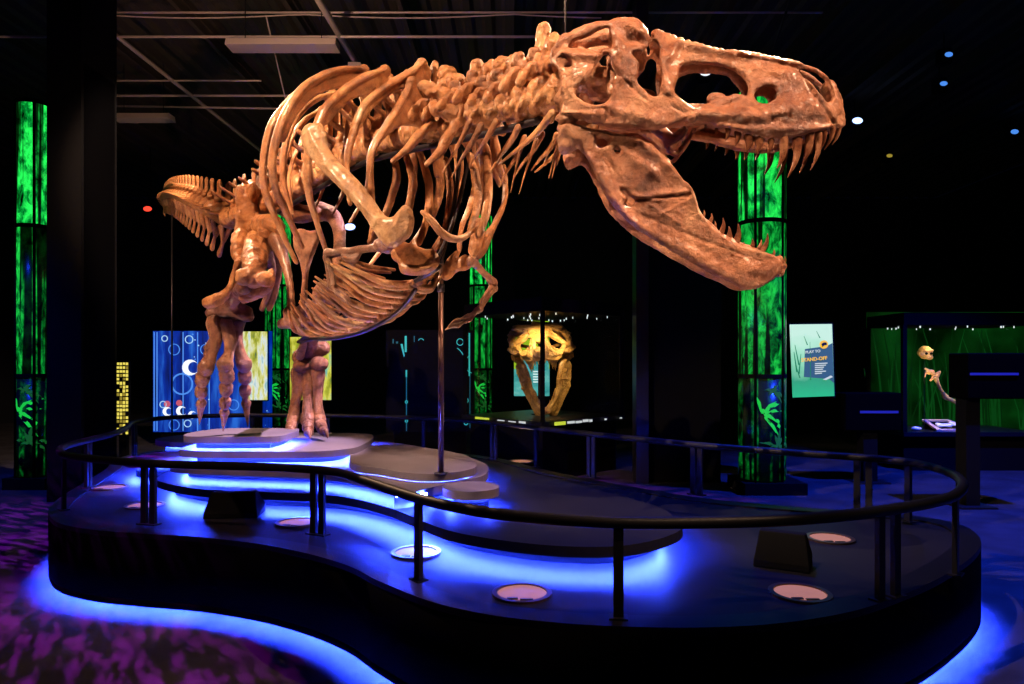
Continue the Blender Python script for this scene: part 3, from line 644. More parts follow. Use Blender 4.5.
# ---- ribs: each lies in a tilted cross-section plane of the trunk
def rib(px, Dr, rad, head=True, sweep=.25, asp=.5, name='dorsal_rib', s_px=None, twin=True, twin_len=1.0, voxel=.006, flare=None):
    root = U(px[0][0], px[0][1], Dr)
    i = min(range(len(SP)), key=lambda k: (SP[k]-Vector((root.x, root.y, SP[k].z))).length); p, t = spath(cs[i])
    _, r, u = frame(p, t); th = Vector((t.x, t.y, 0)).normalized(); dv = (Vector((0, 0, -1))-th*sweep).normalized(); N = r.cross(dv).normalized()
    Q = [on_plane(x, y, root, N) for x, y in px]; n = len(Q)
    R = [rad*x for x in np.interp(np.linspace(0, 1, n), [0, .12, .35, .7, 1], [.75, 1.15, 1.1, .85, .55])]
    tb = tube(Q, R, 12, asp, t, 5); pc = [tb]
    vert = p+u*.03-r*(-.08)
    if flare:
        N2 = N if N.y < 0 else -N
        pc.append(plate(flare, [], lambda x, y: 0, rad*.42, 3.5, 2.0, (root, N2), [(a[0], a[1], b_[0], b_[1], 2.0, .014) for a, b_ in zip(flare[:len(flare)//2-1], flare[1:len(flare)//2])]))
    if head:
        pc.append(tube([Q[0]*.75+Q[1]*.25, Q[0].lerp(vert, .5)+Vector((0, 0, -.03)), vert], [rad*.8, rad*.55, rad*.7], 8, .6))
        pc.append(blob(Q[0], rad*.9))
    out = [link(name, shape(name, pc, voxel, 1, .003, 9, .0008), M['bone'], rex)]
    if twin:
        pr = [reflect(q, p, r) for q in pc]
        out.append(link(name, shape(name, pr, voxel, 1, .003, 9, .0008), M['bone'], rex))
    return out
rib([(364, 71), (340, 70.5), (315, 80), (298, 94), (284, 117), (276, 140), (272, 165), (276, 190), (285, 210), (294, 230), (302, 246)], 4.72, .050, flare=[(364, 68), (369, 76), (356, 86), (336, 89), (318, 95), (304, 107), (293, 124), (285, 142), (279, 138), (286, 114), (299, 93), (317, 79), (340, 69)])
rib([(350, 74), (322, 80), (303, 90), (287, 103), (271, 126), (265, 150), (263, 180), (270, 205), (279, 226), (287, 243), (296, 262)], 4.95, .046)
rib([(333, 94), (313, 101), (297, 117), (287, 138), (283, 163), (284, 185), (292, 212)], 5.15, .042)
rib([(322, 110), (306, 119), (293, 136), (286, 156), (284, 180), (289, 204)], 5.3, .036)
rib([(312, 130), (302, 143), (293, 160), (289, 182), (292, 206)], 5.42, .030)
rib([(385, 71), (366, 76.5), (343, 91), (326, 108), (316, 128), (309, 150), (307, 172), (309, 195), (314, 213), (321, 236), (326, 250)], 4.47, .046, flare=[(384, 67), (388, 76), (387, 92), (378, 97), (362, 97), (350, 101), (338, 112), (326, 126), (319, 122), (329, 104), (344, 89), (366, 75)])
rib([(422, 64), (408, 74), (386, 87), (365, 105), (354, 131), (348, 155), (347, 176), (350, 203)], 4.22, .042, flare=[(420, 62), (430, 68), (430, 82), (415, 88), (400, 90), (386, 98), (373, 109), (362, 124), (355, 120), (364, 104), (386, 86), (405, 75)])
rib([(412, 82), (401, 102), (386, 127), (375, 145), (370, 163), (371, 190), (374, 215), (370, 240)], 4.12, .038, flare=[(412, 81), (420, 92), (434, 116), (442, 125), (437, 134), (420, 129), (406, 126), (393, 131), (381, 143), (375, 141), (389, 120), (401, 99)])
part('transverse_process', [tube([U(468, 104, 4.0), U(446, 96, 3.98), U(422, 86, 3.98)], [.075, .055, .035], 12, .55), tube([U(466, 110, 3.98), U(450, 112, 3.96), U(434, 107, 3.94)], [.07, .055, .04], 12, .55), tube([U(440, 98, 4.05), U(452, 108, 4.0), U(458, 116, 3.98)], .05, 10)], 'bone', .007, 1, .014, 12, .004)
# short ribs of the shoulder and neck
rib([(432, 124), (420, 134), (408, 148), (393, 161)], 3.98, .036, asp=.7)
rib([(455, 124), (446, 140), (440, 152), (427, 164)], 3.86, .034, asp=.8)
def neck_rib(px, D0, D1, r0=.022):
    n = len(px); Q = [U(x, y, D0+(D1-D0)*i/(n-1)) for i, (x, y) in enumerate(px)]
    mesh('cervical_rib', tube(Q, [r0*v for v in np.linspace(1, .22, n)], 9, .7), M['bone'], rex, True)
    q0 = Q[0]; i = min(range(len(SP)), key=lambda k: (SP[k]-q0).length); p, t = spath(cs[i]); _, r, u = frame(p, t)
    Q2 = [q-r*(2*(q-p).dot(r)) for q in Q]
    mesh('cervical_rib', tube(Q2, [r0*v for v in np.linspace(1, .22, n)], 9, .7), M['bone'], rex, True)
neck_rib([(470, 122), (462, 138), (453, 154), (442.5, 173)], 3.72, 3.92)
neck_rib([(481, 126), (470, 146), (461, 160), (452, 177)], 3.66, 3.84)
neck_rib([(496, 122), (486, 140), (478, 152), (469, 167)], 3.55, 3.74)
neck_rib([(518, 128), (511, 142), (504, 152), (497, 163)], 3.45, 3.62)
neck_rib([(552, 114), (541, 128), (529, 140), (513, 153), (499, 164.5)], 3.22, 3.6, .026)
neck_rib([(536, 140), (531, 155), (525, 174), (519, 194)], 3.6, 3.7, .014)
neck_rib([(556, 134), (551, 148), (544, 163)], 3.36, 3.42, .012); neck_rib([(558, 142), (554, 158), (549, 178)], 3.38, 3.44, .012)
# the far side's long front ribs and the ones that hang below the rod
def free_bone(name, px, R, mt='bone', asp=.6, parent=rex, voxel=.006, amp=.003, extra=(), label=None, side=None):
    Q = [U(*q) for q in px]; return part(name, [tube(Q, R, 12, asp, side)]+list(extra), mt, voxel, 1, amp, 10, .001, parent, label)
for px in ([(392, 150, 4.75), (397, 176, 4.78), (392, 196, 4.8), (386, 213, 4.8), (376, 232, 4.75), (369, 242, 4.7)],
           [(404, 150, 4.66), (413, 180, 4.7), (411, 197, 4.72), (404, 220, 4.66), (390, 242, 4.55)],
           [(418, 148, 4.55), (428, 180, 4.6), (429, 205, 4.6), (425, 226, 4.52), (419, 243, 4.45)],
           [(446, 160, 4.35), (450, 186, 4.38), (449, 212, 4.34), (443, 236, 4.26), (432, 252, 4.2)],
           [(470, 156, 4.2), (477, 184, 4.22), (477, 208, 4.2), (470, 230, 4.1)],
           [(486, 156, 4.1), (488, 184, 4.1), (486, 212, 4.06), (479, 236, 4.0)]):
    free_bone('dorsal_rib', px, [.026, .032, .032, .028, .022][:len(px)] if len(px) == 5 else ([.026, .032, .032, .03, .026, .018] if len(px) == 6 else [.028, .03, .028, .02]))
# ---- shoulder girdle and arms
aR = Vector((-.72, -.69, 0)).normalized()
def girdle(name, out, P0, n, T, Rr, mt='bone', holes=(), rel=(), extra=()):
    return part(name, [plate(out, list(holes), lambda x, y: 0, T, Rr, 2.2, (P0, n), rel)]+list(extra), mt, .007, 2, .004, 10, .0015)
Pa, Pb = U(314, 132, 4.12), U(400, 228, 3.80); dz = (Pb-Pa).normalized(); nS = dz.cross(Vector((.75, -.3, .45))).normalized()
if nS.y > 0: nS = -nS
girdle('shoulder_blade', [(305, 127), (313, 123), (322, 124), (326, 134), (327, 144), (333, 154), (341, 163), (352, 174), (364, 187), (375, 201), (384, 214), (392, 217), (399, 210), (406, 205), (412, 210), (414, 220), (412, 233), (403, 242), (391, 249), (380, 240), (372, 229), (362, 213), (350, 199), (337, 186), (325, 174), (314, 162), (305, 151), (301, 138)], Pa, nS, .034, 6, 'pale',
       rel=[(312, 132, 330, 165, 3, .01), (395, 235, 407, 212, 3, .015), (330, 168, 380, 222, 3, .012)])
nC = Vector((-.35, -.92, .15)).normalized()
girdle('coracoid', [(391, 252), (398, 246), (404, 241), (410, 243), (414.5, 236), (417, 245), (426, 249), (434, 249), (439, 256), (439.6, 264), (434, 270), (425, 275), (412, 276), (401, 273), (398, 264), (393, 260)], U(415, 258, 3.9), nC, .03, 6, 'bone', rel=[(402, 268, 430, 272, 4, .012), (410, 246, 402, 262, 3, .008), (426, 256, 434, 262, 3, .010)])
girdle('coracoid', [(441.5, 277.5), (443, 266), (449, 257), (456, 250.5), (460, 253), (458, 259), (465, 254), (471, 258), (472.5, 266), (465, 271), (458, 272), (450, 279), (446, 281)], U(456, 265, 4.3), nC, .028, 5)
Ls = [U(504, 168, 4.55), U(505, 198, 4.5), U(497, 220, 4.42), U(487, 238, 4.32), U(481, 250, 4.26)]
part('shoulder_blade', [tube(Ls, [.03, .04, .045, .065, .08], 12, .45)], 'bone', .006, 2, .005, 10)
part('wishbone', [tube([U(422, 212, 3.75), U(431, 220, 3.73), (U(440, 231, 3.74)), U(450, 238, 3.8), U(461, 238.5, 3.9), U(471, 232, 4.0), U(480, 224, 4.1)], [.014, .02, .024, .026, .024, .022, .026], 12, .7)], 'bone', .005, 1, .003, 12)
part('shoulder_blade', [plate([(468, 224), (476, 218), (484, 220), (485, 232), (482, 244), (478, 254), (474, 259), (468, 252), (470, 240)], [], lambda x, y: 0, .025, 4, 2, (U(477, 238, 4.15), nC))], 'bone', .006, 1, .004, 12)
def longbone(name, a, b_, r, ra, rb, mt='bone', extra=(), bend=(0, 0, 0), label=None, voxel=.006, par=rex):
    a, b_ = Vector(a), Vector(b_); bd = Vector(bend); q = [a, a.lerp(b_, .16)+bd*.4, a.lerp(b_, .5)+bd, a.lerp(b_, .84)+bd*.4, b_]
    return part(name, [tube(q, [ra, r*1.15, r, r*1.12, rb], 14, .85)]+list(extra), mt, voxel, 2, .005, 9, .001, par, label)
longbone('humerus', U(388, 246, 3.98), U(328, 254, 4.25), .026, .05, .036, 'leg', [blob(U(383, 245, 4.0), (.06, .04, .045)), tube([U(360, 253, 4.1), U(352, 260, 4.12), U(343, 256, 4.16)], [.015, .025, .015], 8)])
longbone('forearm_bone', U(329, 258, 4.25), U(334, 286, 4.2), .018, .028, .022, 'leg'); longbone('forearm_bone', U(326, 257, 4.3), U(330, 286, 4.26), .013, .024, .018, 'leg')
def chain(name, pts, rs, mt='leg', k=10, claw=False, par=rex, label=None):
    for i in range(len(pts)-1):
        a, b_ = Vector(pts[i]), Vector(pts[i+1]); ra, rb = rs[i], rs[i+1]; last = claw and i == len(pts)-2
        if last: mesh('claw', tube([a, a.lerp(b_, .45)+Vector((0, 0, .4*ra)), b_], [ra, ra*.75, ra*.12], k, .75), M[mt], par, True)
        else:
            d = (b_-a); g = d.normalized()*min(ra, rb)*.25
            part(name, [tube([a+g, a.lerp(b_, .22), a.lerp(b_, .5), a.lerp(b_, .78), b_-g], [ra, ra*.80, (ra+rb)*.29, rb*.82, rb], 12, .9), blob(a+g*1.2, ra*1.0), blob(b_-g*1.2, rb*1.04)], mt, .005, 1, .004, 16, .001, par)
chain('finger_bone', [U(332, 287, 4.2), U(337, 293, 4.17), U(343, 299, 4.14), U(349, 305, 4.1)], [.02, .016, .013, .012], claw=True)
chain('finger_bone', [U(334, 286, 4.22), U(341, 290, 4.2), U(347, 296, 4.18), U(351, 302, 4.16)], [.018, .014, .012, .01], claw=True)
longbone('humerus', U(473, 261, 4.25), U(493, 283, 4.35), .024, .045, .036, 'leg')
longbone('forearm_bone', U(494, 288, 4.36), U(481, 306, 4.2), .018, .03, .02, 'leg'); longbone('forearm_bone', U(491, 287, 4.32), U(479, 303, 4.16), .012, .02, .014, 'leg')
chain('finger_bone', [U(480, 308, 4.2), U(469, 319, 4.1), U(457, 325, 4.0), U(445, 330, 3.92)], [.024, .02, .018, .014], claw=True)
chain('finger_bone', [U(478, 310, 4.15), U(468, 316, 4.08), U(458, 320, 4.0), U(448, 326, 3.94)], [.02, .016, .014, .012], claw=True)

# ---- belly ribs (gastralia) along the keel
keel = [Vector(q) for q in spline([U(416, 283, 4.2), U(402, 302, 4.32), U(380, 318, 4.55), U(357, 328, 4.8), U(330, 333, 5.1), U(304, 333, 5.35)], 8)]
latr = [Vector(q) for q in spline([U(331, 262, 4.1), U(318, 268, 4.25), U(308, 282, 4.4), U(300, 294, 4.6), U(294, 305, 4.85), U(288, 312, 5.1)], 8)]
nG = 17
for i in range(nG):
    f = i/(nG-1); m_ = keel[int(f*(len(keel)-1))]; l_ = latr[int(f*(len(latr)-1))]
    i2 = min(len(SP)-1, 0); r = aR
    for sd in (1, -1):
        a = m_+r*(-.03*sd)+Vector((0, 0, random.uniform(-.008, .008))); L_ = l_ if sd > 0 else l_-r*(2*(l_-m_).dot(r))
        jit = Vector((random.uniform(-.02, .02), random.uniform(-.03, .03), random.uniform(-.025, .025)))
        e = a.lerp(L_, random.uniform(.82, 1.02))+jit; md_ = a.lerp(e, .45)+Vector((0, 0, -.05))+r*(.05*sd)
        mesh('belly_rib', tube([a, a.lerp(md_, .5)+Vector((0, 0, -.015)), md_, md_.lerp(e, .5)+Vector((0, 0, .0)), e], [.020, .022, .019, .014, .007], 9, .6), M['pale' if (i*7+sd) % 3 == 0 else 'bone'], rex, True)
        if i % 1 == 0:
            q0 = a.lerp(e, .35)+Vector((.01, 0, .035)); q1 = q0.lerp(L_, .75)+jit+Vector((0, 0, .03))
            mesh('belly_rib', tube([q0, q0.lerp(q1, .5)+Vector((0, 0, -.02)), q1], [.009, .015, .006], 8, .7), M['bone'], rex, True)
# dark rod under the belly and along the spine (mounting steel)
mesh('support_rod', tube([q+Vector((0, -.03, -.045)) for q in keel[::4]]+[U(425, 276, 4.12), U(436, 262, 4.15), U(452, 225, 4.25), U(463, 185, 4.3), U(470, 150, 4.25)], .014, 8), M['steel'], rex, True)
mesh('support_rod', tube([U(441, 262, 4.25), U(452, 215, 4.3), U(458, 175, 4.3), U(460, 145, 4.25)], .014, 8), M['steel'], rex, True)
mesh('support_rod', tube([p+Vector((0, 0, -.115)) for p in (spath(s)[0] for s in np.linspace(.3, LT-.1, 14))], .020, 10), M['steel'], rex, True)

# ---- pelvis
pr_, pt_ = spath(cs[s_at(258)]); _, rP, uP = frame(pr_, pt_)
il = [(241, 186), (247, 183), (256, 183), (259.5, 189), (258, 200), (259, 214), (266, 220), (273, 228), (277, 236), (275, 246), (268, 252), (262, 262), (252, 266), (240, 264), (233, 259), (232, 248), (235, 236), (237, 222), (237, 206), (237, 194)]
tP = Vector((pt_.x, pt_.y, 0)).normalized(); nI = (rP*.78+tP*.62).normalized()
part('ilium', [plate(il, [[(254, 241), (260, 239), (262, 245), (257, 250)]], lambda x, y: 0, .07, 8, 2.5, (U(252, 220, 5.95), nI), [(244, 190, 244, 230, 4, .03), (262, 228, 272, 236, 5, .05), (240, 250, 262, 256, 6, .03), (250, 240, 247, 225, 4, -.03)]),
               tube([U(252, 192, 5.9), U(250, 196, 6.25), U(246, 204, 6.55)], [.09, .14, .12], 12, .4, (0, 0, 1)), tube([U(262, 226, 5.85), U(272, 224, 5.7), U(280, 228, 5.6)], [.1, .08, .05], 10), blob(U(270, 232, 5.75), (.1, .1, .1))], 'bone', .008, 2, .010, 8, .004)
part('ilium', [tube([U(250, 196, 6.5), U(262, 180, 6.3), U(276, 184, 6.0), U(290, 200, 5.8)], [.09, .13, .13, .08], 12, .35, (0, 0, 1)), tube([U(284, 205, 5.9), U(300, 214, 5.75), U(316, 212, 5.7)], [.1, .08, .06], 10)], 'bone', .009, 2, .008, 7, .003)
part('ischium', [tube([U(266, 250, 5.85), U(272, 270, 6.0), U(269, 290, 6.1), U(262, 309, 6.15)], [.06, .035, .03, .028], 10), ], 'leg', .007, 1, .004, 10)
part('ischium', [tube([U(276, 250, 5.95), U(278, 272, 6.1), U(275, 292, 6.15), U(269, 309, 6.2)], [.06, .035, .03, .028], 10), ], 'leg', .007, 1, .004, 10)
part('pubis', [tube([U(276, 240, 5.65), U(283, 256, 5.55), U(289, 278, 5.45), U(291, 300, 5.4), U(289, 314, 5.38)], [.08, .055, .036, .036, .05], 12, .8),
               tube([U(281, 324, 5.42), U(291, 322, 5.36), U(303, 322, 5.2)], [.04, .055, .04], 12, .8), tube([U(289, 312, 5.38), U(290, 322, 5.36)], .05, 10)], 'leg', .007, 2, .004, 9)
part('pubis', [plate([(293, 234), (300, 228), (310, 231), (319, 229), (320, 240), (313, 258), (309, 275), (308, 300), (307, 316), (301, 316), (300, 300), (302, 278), (299, 262), (294, 250)], [], lambda x, y: 0, .035, 5, 2.5, (U(306, 262, 5.45), Vector((.2, -.98, 0)).normalized())), tube([U(301, 310, 5.45), U(292, 322, 5.38)], [.04, .045], 10)], 'leg', .007, 2, .005, 9)
# ---- right leg (raised heel), left leg
part('femur', [tube([U(258, 242, 5.85), U(256, 252, 5.65), U(254, 264, 5.42), U(255, 276, 5.28)], [.11, .115, .10, .10], 14, .9), blob(U(268, 240, 5.85), (.10, .09, .09)), blob(U(244, 277, 5.25), (.075, .08, .065)), blob(U(265, 279, 5.22), (.07, .08, .06)), tube([U(240, 236, 5.85), U(238, 250, 5.75), U(242, 264, 5.6)], [.07, .06, .04], 10)], 'bone', .008, 1, .015, 10, .005)
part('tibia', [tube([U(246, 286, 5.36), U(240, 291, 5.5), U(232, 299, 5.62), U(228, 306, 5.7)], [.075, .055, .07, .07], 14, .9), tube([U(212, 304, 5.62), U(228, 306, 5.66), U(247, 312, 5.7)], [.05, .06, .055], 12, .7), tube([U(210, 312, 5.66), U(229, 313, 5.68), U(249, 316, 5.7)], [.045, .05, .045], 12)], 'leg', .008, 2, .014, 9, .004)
part('fibula', [tube([U(238, 262, 5.5), U(234, 276, 5.5), U(229, 290, 5.5), U(218, 299, 5.5), U(208, 303, 5.52)], [.03, .026, .03, .05, .05], 10)], 'bone', .007, 1, .010, 9, .003)
part('fibula', [tube([U(272, 272, 5.3), U(268, 286, 5.32), U(256, 294, 5.36), U(244, 299, 5.44)], [.03, .04, .045, .045], 10)], 'bone', .007, 1, .010, 9, .003)
def foot_chain(mt_px, ph, r0, D_top, D_mid, D_end, nm):
    a, b_ = mt_px[0], mt_px[-1]; n = len(mt_px); Q = [U(x, y, D_top+(D_mid-D_top)*i/(n-1)) for i, (x, y) in enumerate(mt_px)]
    R = [r0*1.25, r0*.95, r0*.8, r0*1.15][:n] if n == 4 else [r0*1.2, r0*.8, r0*1.15]
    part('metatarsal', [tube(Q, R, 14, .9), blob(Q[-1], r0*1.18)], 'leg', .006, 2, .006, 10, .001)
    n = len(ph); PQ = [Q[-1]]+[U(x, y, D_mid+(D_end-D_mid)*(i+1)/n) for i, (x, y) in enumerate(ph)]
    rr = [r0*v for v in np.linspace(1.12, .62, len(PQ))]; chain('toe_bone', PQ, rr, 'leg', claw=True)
foot_chain([(214, 321), (216, 338), (212, 353), (206, 367)], [(202, 379), (201, 392), (201, 405), (199.5, 424)], .058, 5.66, 5.62, 5.78, '')
foot_chain([(226, 324), (230, 340), (229, 352), (225, 364)], [(227, 376), (226, 389), (225, 403), (224.5, 414), (223, 431)], .058, 5.68, 5.6, 5.75, '')
foot_chain([(237, 321), (236, 336), (239, 350), (244, 364)], [(245, 377), (245, 391), (246, 405), (248, 427)], .056, 5.72, 5.75, 6.0, '')
foot_chain([(217, 326), (211, 340), (208, 348)], [(206, 354), (205, 360)], .03, 5.76, 5.8, 5.8, '')
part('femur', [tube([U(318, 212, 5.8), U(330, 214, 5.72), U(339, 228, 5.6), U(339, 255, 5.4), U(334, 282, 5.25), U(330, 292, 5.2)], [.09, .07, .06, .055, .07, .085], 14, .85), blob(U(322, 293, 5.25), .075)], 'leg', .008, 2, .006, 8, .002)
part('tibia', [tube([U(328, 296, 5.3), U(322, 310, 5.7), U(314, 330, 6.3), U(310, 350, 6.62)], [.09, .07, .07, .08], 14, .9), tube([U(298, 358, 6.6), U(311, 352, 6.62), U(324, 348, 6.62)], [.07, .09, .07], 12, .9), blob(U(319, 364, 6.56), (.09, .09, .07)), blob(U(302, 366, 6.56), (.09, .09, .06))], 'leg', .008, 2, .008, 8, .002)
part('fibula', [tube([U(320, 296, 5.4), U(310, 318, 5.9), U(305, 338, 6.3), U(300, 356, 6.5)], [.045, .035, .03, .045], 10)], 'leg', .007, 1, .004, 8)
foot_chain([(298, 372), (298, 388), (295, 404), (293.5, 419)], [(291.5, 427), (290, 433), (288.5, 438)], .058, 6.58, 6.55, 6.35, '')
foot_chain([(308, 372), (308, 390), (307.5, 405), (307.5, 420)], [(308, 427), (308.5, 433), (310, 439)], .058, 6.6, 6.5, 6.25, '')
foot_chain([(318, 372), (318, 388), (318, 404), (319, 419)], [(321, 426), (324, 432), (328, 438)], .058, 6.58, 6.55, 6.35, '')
# ---- tail
tpx = [(228, 217, 6.95), (215, 210, 7.25), (202, 204, 7.7), (189, 198, 8.25), (178, 194.5, 8.9), (169, 194, 9.6), (164, 198, 10.3), (166, 205, 10.9), (172, 209, 11.4)]
TP = [Vector(q) for q in spline([U(*q) for q in tpx], 12)]
tl = [0.0]
for i in range(1, len(TP)): tl.append(tl[-1]+(TP[i]-TP[i-1]).length)
s = 0.03; i = 0
while s < tl[-1]-.05:
    k = 1.5*(1-.62*s/tl[-1]); j = min(max(int(np.searchsorted(tl, s)), 1), len(TP)-1); p = TP[j-1].lerp(TP[j], (s-tl[j-1])/(tl[j]-tl[j-1]))
    t = (TP[max(j-3, 0)]-TP[min(j+2, len(TP)-1)]).normalized()
    place(vm['caudal'][i % 2], 'caudal_vertebra', p, t, (k*.96, k*.8, k*.74))
    if s < tl[-1]*.86:
        Fm, r, u = frame(p, t); c0 = p-u*(.075*k); L_ = .20*k; back = -t
        pc = [tube([c0+r*(.03*k), c0-u*(.10*k)+back*.02], [.018*k, .016*k], 8), tube([c0-r*(.03*k), c0-u*(.10*k)+back*.02], [.018*k, .016*k], 8), tube([c0-u*(.09*k)+back*.02, c0-u*(L_*.7)+back*.05, c0-u*L_+back*.09], [.019*k, .020*k, .028*k], 8, .6)]
        mesh('chevron_bone', join(*pc), M['bone'], rex, True)
    s += .178*k; i += 1
mesh('support_rod', tube([p+Vector((0, -.02, -.10*(1-.6*n_/len(TP)))) for n_, p in enumerate(TP)][::10], .012, 8), M['steel'], rex, True)
print('skeleton meshes', len([o for o in bpy.data.objects if o.type == 'MESH']))

# ---- poles that carry it
pp = at_z(441, 474, .80)
po = empty('support_pole', pp, 'slim bronze pole rising from the tiers to the skeleton chest', 'support pole')
topz = 1.6-(262-361)*pp.y/F
mesh('shaft', cyl((pp.x, pp.y), .020, .80, topz+.02, 16), M['pole'], po, True)
mesh('collar', join(cyl((pp.x, pp.y), .026, 1.6-(292-361)*pp.y/F, 1.6-(284-361)*pp.y/F, 16), cyl((pp.x, pp.y), .05, .80, .812, 20)), M['steel'], po, True)
tp = U(172, 206, 8.7); tp.z -= .12
tq = empty('tail_pole', (tp.x, tp.y, 0), 'thin dark pole standing under the raised tail at the far left', 'support pole')
mesh('shaft', cyl((tp.x, tp.y), .012, .01, tp.z, 10), M['steel'], tq, True); mesh('base_disc', cyl((tp.x, tp.y), .12, 0, .012, 24), M['steel'], tq, True)
# ------------------------------------------------------------------ background exhibits
def em_mat(name, col, st): return mat(name, (.02, .02, .02), .5, emit=col, strength=st)
M['blackgloss'] = mat('black_gloss', (.006, .006, .010), .4, spec=.2)
M['darkmetal'] = mat('brushed_dark_metal', (.10, .10, .11), .3, .9)
M['fix'] = mat('fixture_enamel', (.75, .55, .50), .5)
M['pipe'] = mat('ceiling_pipe', (.70, .52, .48), .4, .2)
def glass_mat():
    m = bpy.data.materials.new('case_glass'); m.use_nodes = True; nt = m.node_tree; nt.nodes.remove(nt.nodes['Principled BSDF'])
    t = nt.nodes.new('ShaderNodeBsdfTransparent'); t.inputs[0].default_value = (.93, .96, .94, 1); g = nt.nodes.new('ShaderNodeBsdfGlossy'); g.inputs['Roughness'].default_value = .02
    f = nt.nodes.new('ShaderNodeFresnel'); f.inputs[0].default_value = 1.12; x = nt.nodes.new('ShaderNodeMixShader')
    nt.links.new(f.outputs[0], x.inputs[0]); nt.links.new(t.outputs[0], x.inputs[1]); nt.links.new(g.outputs[0], x.inputs[2]); nt.links.new(x.outputs[0], nt.nodes['Material Output'].inputs[0])
    return m
M['glass'] = glass_mat()
def jungle_mat(name, lo, hi, strength, sx, sz, thr, pos):
    m = mat(name, (.01, .02, .01), .25); b = m.node_tree.nodes['Principled BSDF']
    tc = nd(m, 'ShaderNodeTexCoord'); mp = nd(m, 'ShaderNodeMapping'); mp.inputs['Scale'].default_value = (sx, sx, sz); mp.inputs['Location'].default_value = pos
    lk(m, tc.outputs['Object'], mp.inputs['Vector'])
    n = nd(m, 'ShaderNodeTexNoise', Scale=1.0, Detail=6.0, Roughness=.7, Distortion=.5); lk(m, mp.outputs[0], n.inputs['Vector'])
    mp2 = nd(m, 'ShaderNodeMapping'); mp2.inputs['Scale'].default_value = (13, 13, .35); mp2.inputs['Location'].default_value = pos; lk(m, tc.outputs['Object'], mp2.inputs['Vector'])
    n2 = nd(m, 'ShaderNodeTexNoise', Scale=1.0, Detail=1.0); lk(m, mp2.outputs[0], n2.inputs['Vector'])
    r = ramp(m, [(thr-.06, (0, 0, 0)), (thr+.05, lo), (thr+.22, hi)]); lk(m, n.outputs['Fac'], r.inputs[0])
    r2 = ramp(m, [(.43, (.02, .02, .02)), (.50, (1, 1, 1))]); lk(m, n2.outputs['Fac'], r2.inputs[0])
    mx = nd(m, 'ShaderNodeMix', data_type='RGBA', blend_type='MULTIPLY'); mx.inputs[0].default_value = 1.0
    lk(m, r.outputs[0], mx.inputs[6]); lk(m, r2.outputs[0], mx.inputs[7]); lk(m, mx.outputs[2], b.inputs['Emission Color']); b.inputs['Emission Strength'].default_value = strength
    return m
G_lo, G_hi = (.0, .18, .02), (.02, .95, .10)
M['leafglow'] = em_mat('palm_glow', (.01, .55, .05), 1.0)
M['leafglow2'] = em_mat('grass_glow', (.01, .14, .02), .55)
def column(px, D, w, label, k, top=4.93, bright=1.0):
    x = (px-CX)*D/F; R_ = w/2; t = empty('light_column', (x, D, 0), label, 'light column', 'green glowing forest columns')
    mesh('plinth', box(x-R_*1.15, x+R_*1.5, D-R_*1.2, D+R_*1.2, 0, .14), M['black'], t)
    zs = [.14, 1.42, 3.30, top]
    for j in range(3):
        st = (.38, .85, 1.35)[j]*bright; thr = (.50, .42, .40)[j]
        mm = jungle_mat('forest_print', G_lo, G_hi, st, 9, 4.5 if j else 6, thr, (k*3.1+j, k, j*2))
        s_ = mesh('lit_panel', cyl((x, D), R_, zs[j]+.02, zs[j+1]-.02, 40), mm, t, False)
        s_.data.polygons.foreach_set('use_smooth', [len(p.vertices) == 4 for p in s_.data.polygons])
        mesh('band', cyl((x, D), R_+.008, zs[j+1]-.03, zs[j+1]+.02, 40), M['black'], t, False)
    for th in (-.62, .62):     # frame edges
        a = -PI/2+th; mesh('frame_rail', cyl((x+R_*math.cos(a), D+R_*math.sin(a)), .018, .14, top, 8), M['black'], t, True)
    for (th0, z0, sz) in ((-.35, .95, .42), (.35, .55, .36), (.1, 1.22, .22)):  # palm fans printed on the lowest section
        V = []; Fc = []
        for i in range(11):
            an = -.3+2.4*i/10+th0; L_ = sz*(.7+.3*math.sin(i*1.3)); n0 = len(V)
            for q, wd in ((0.12, .010), (.55, .020), (1.0, .001)):
                dx, dzz = math.cos(an)*L_*q, math.sin(an)*L_*q-.12*q*q
                for s in (-1, 1):
                    uu = dx-math.sin(an)*wd*s; vv = dzz+math.cos(an)*wd*s; a = -PI/2+th0+uu/R_
                    a = min(max(a, -PI*.98), -.02)
                    for rr in (R_+.002, R_+.005): V.append(Vector((x+rr*math.cos(a), D+rr*math.sin(a), min(z0+vv, 1.38))))
            for q in range(2):
                o = n0+q*4; Fc += [(o+1, o+3, o+7, o+5), (o, o+4, o+6, o+2), (o, o+1, o+5, o+4), (o+2, o+6, o+7, o+3)]
            Fc.append((n0, n0+2, n0+3, n0+1)); Fc.append((n0+8, n0+9, n0+11, n0+10))
        mesh('palm_print', (V, Fc), M['leafglow2' if sz < .4 else 'leafglow'], t)
    return t
column(762, 8.45, .56, 'tall green glowing column printed with forest, right behind the open jaws', 1, 4.95, .8)
column(34, 8.7, .40, 'tall green glowing column at the far left of the hall beside the black pillar', 2, 4.86, 1.0)
column(278, 15.5, .56, 'distant green glowing column seen between the skeleton legs', 3, 4.9, .55)
column(481, 15.5, .50, 'distant green glowing column behind the hanging forearm, left of the skull case', 4, 4.9, .7)
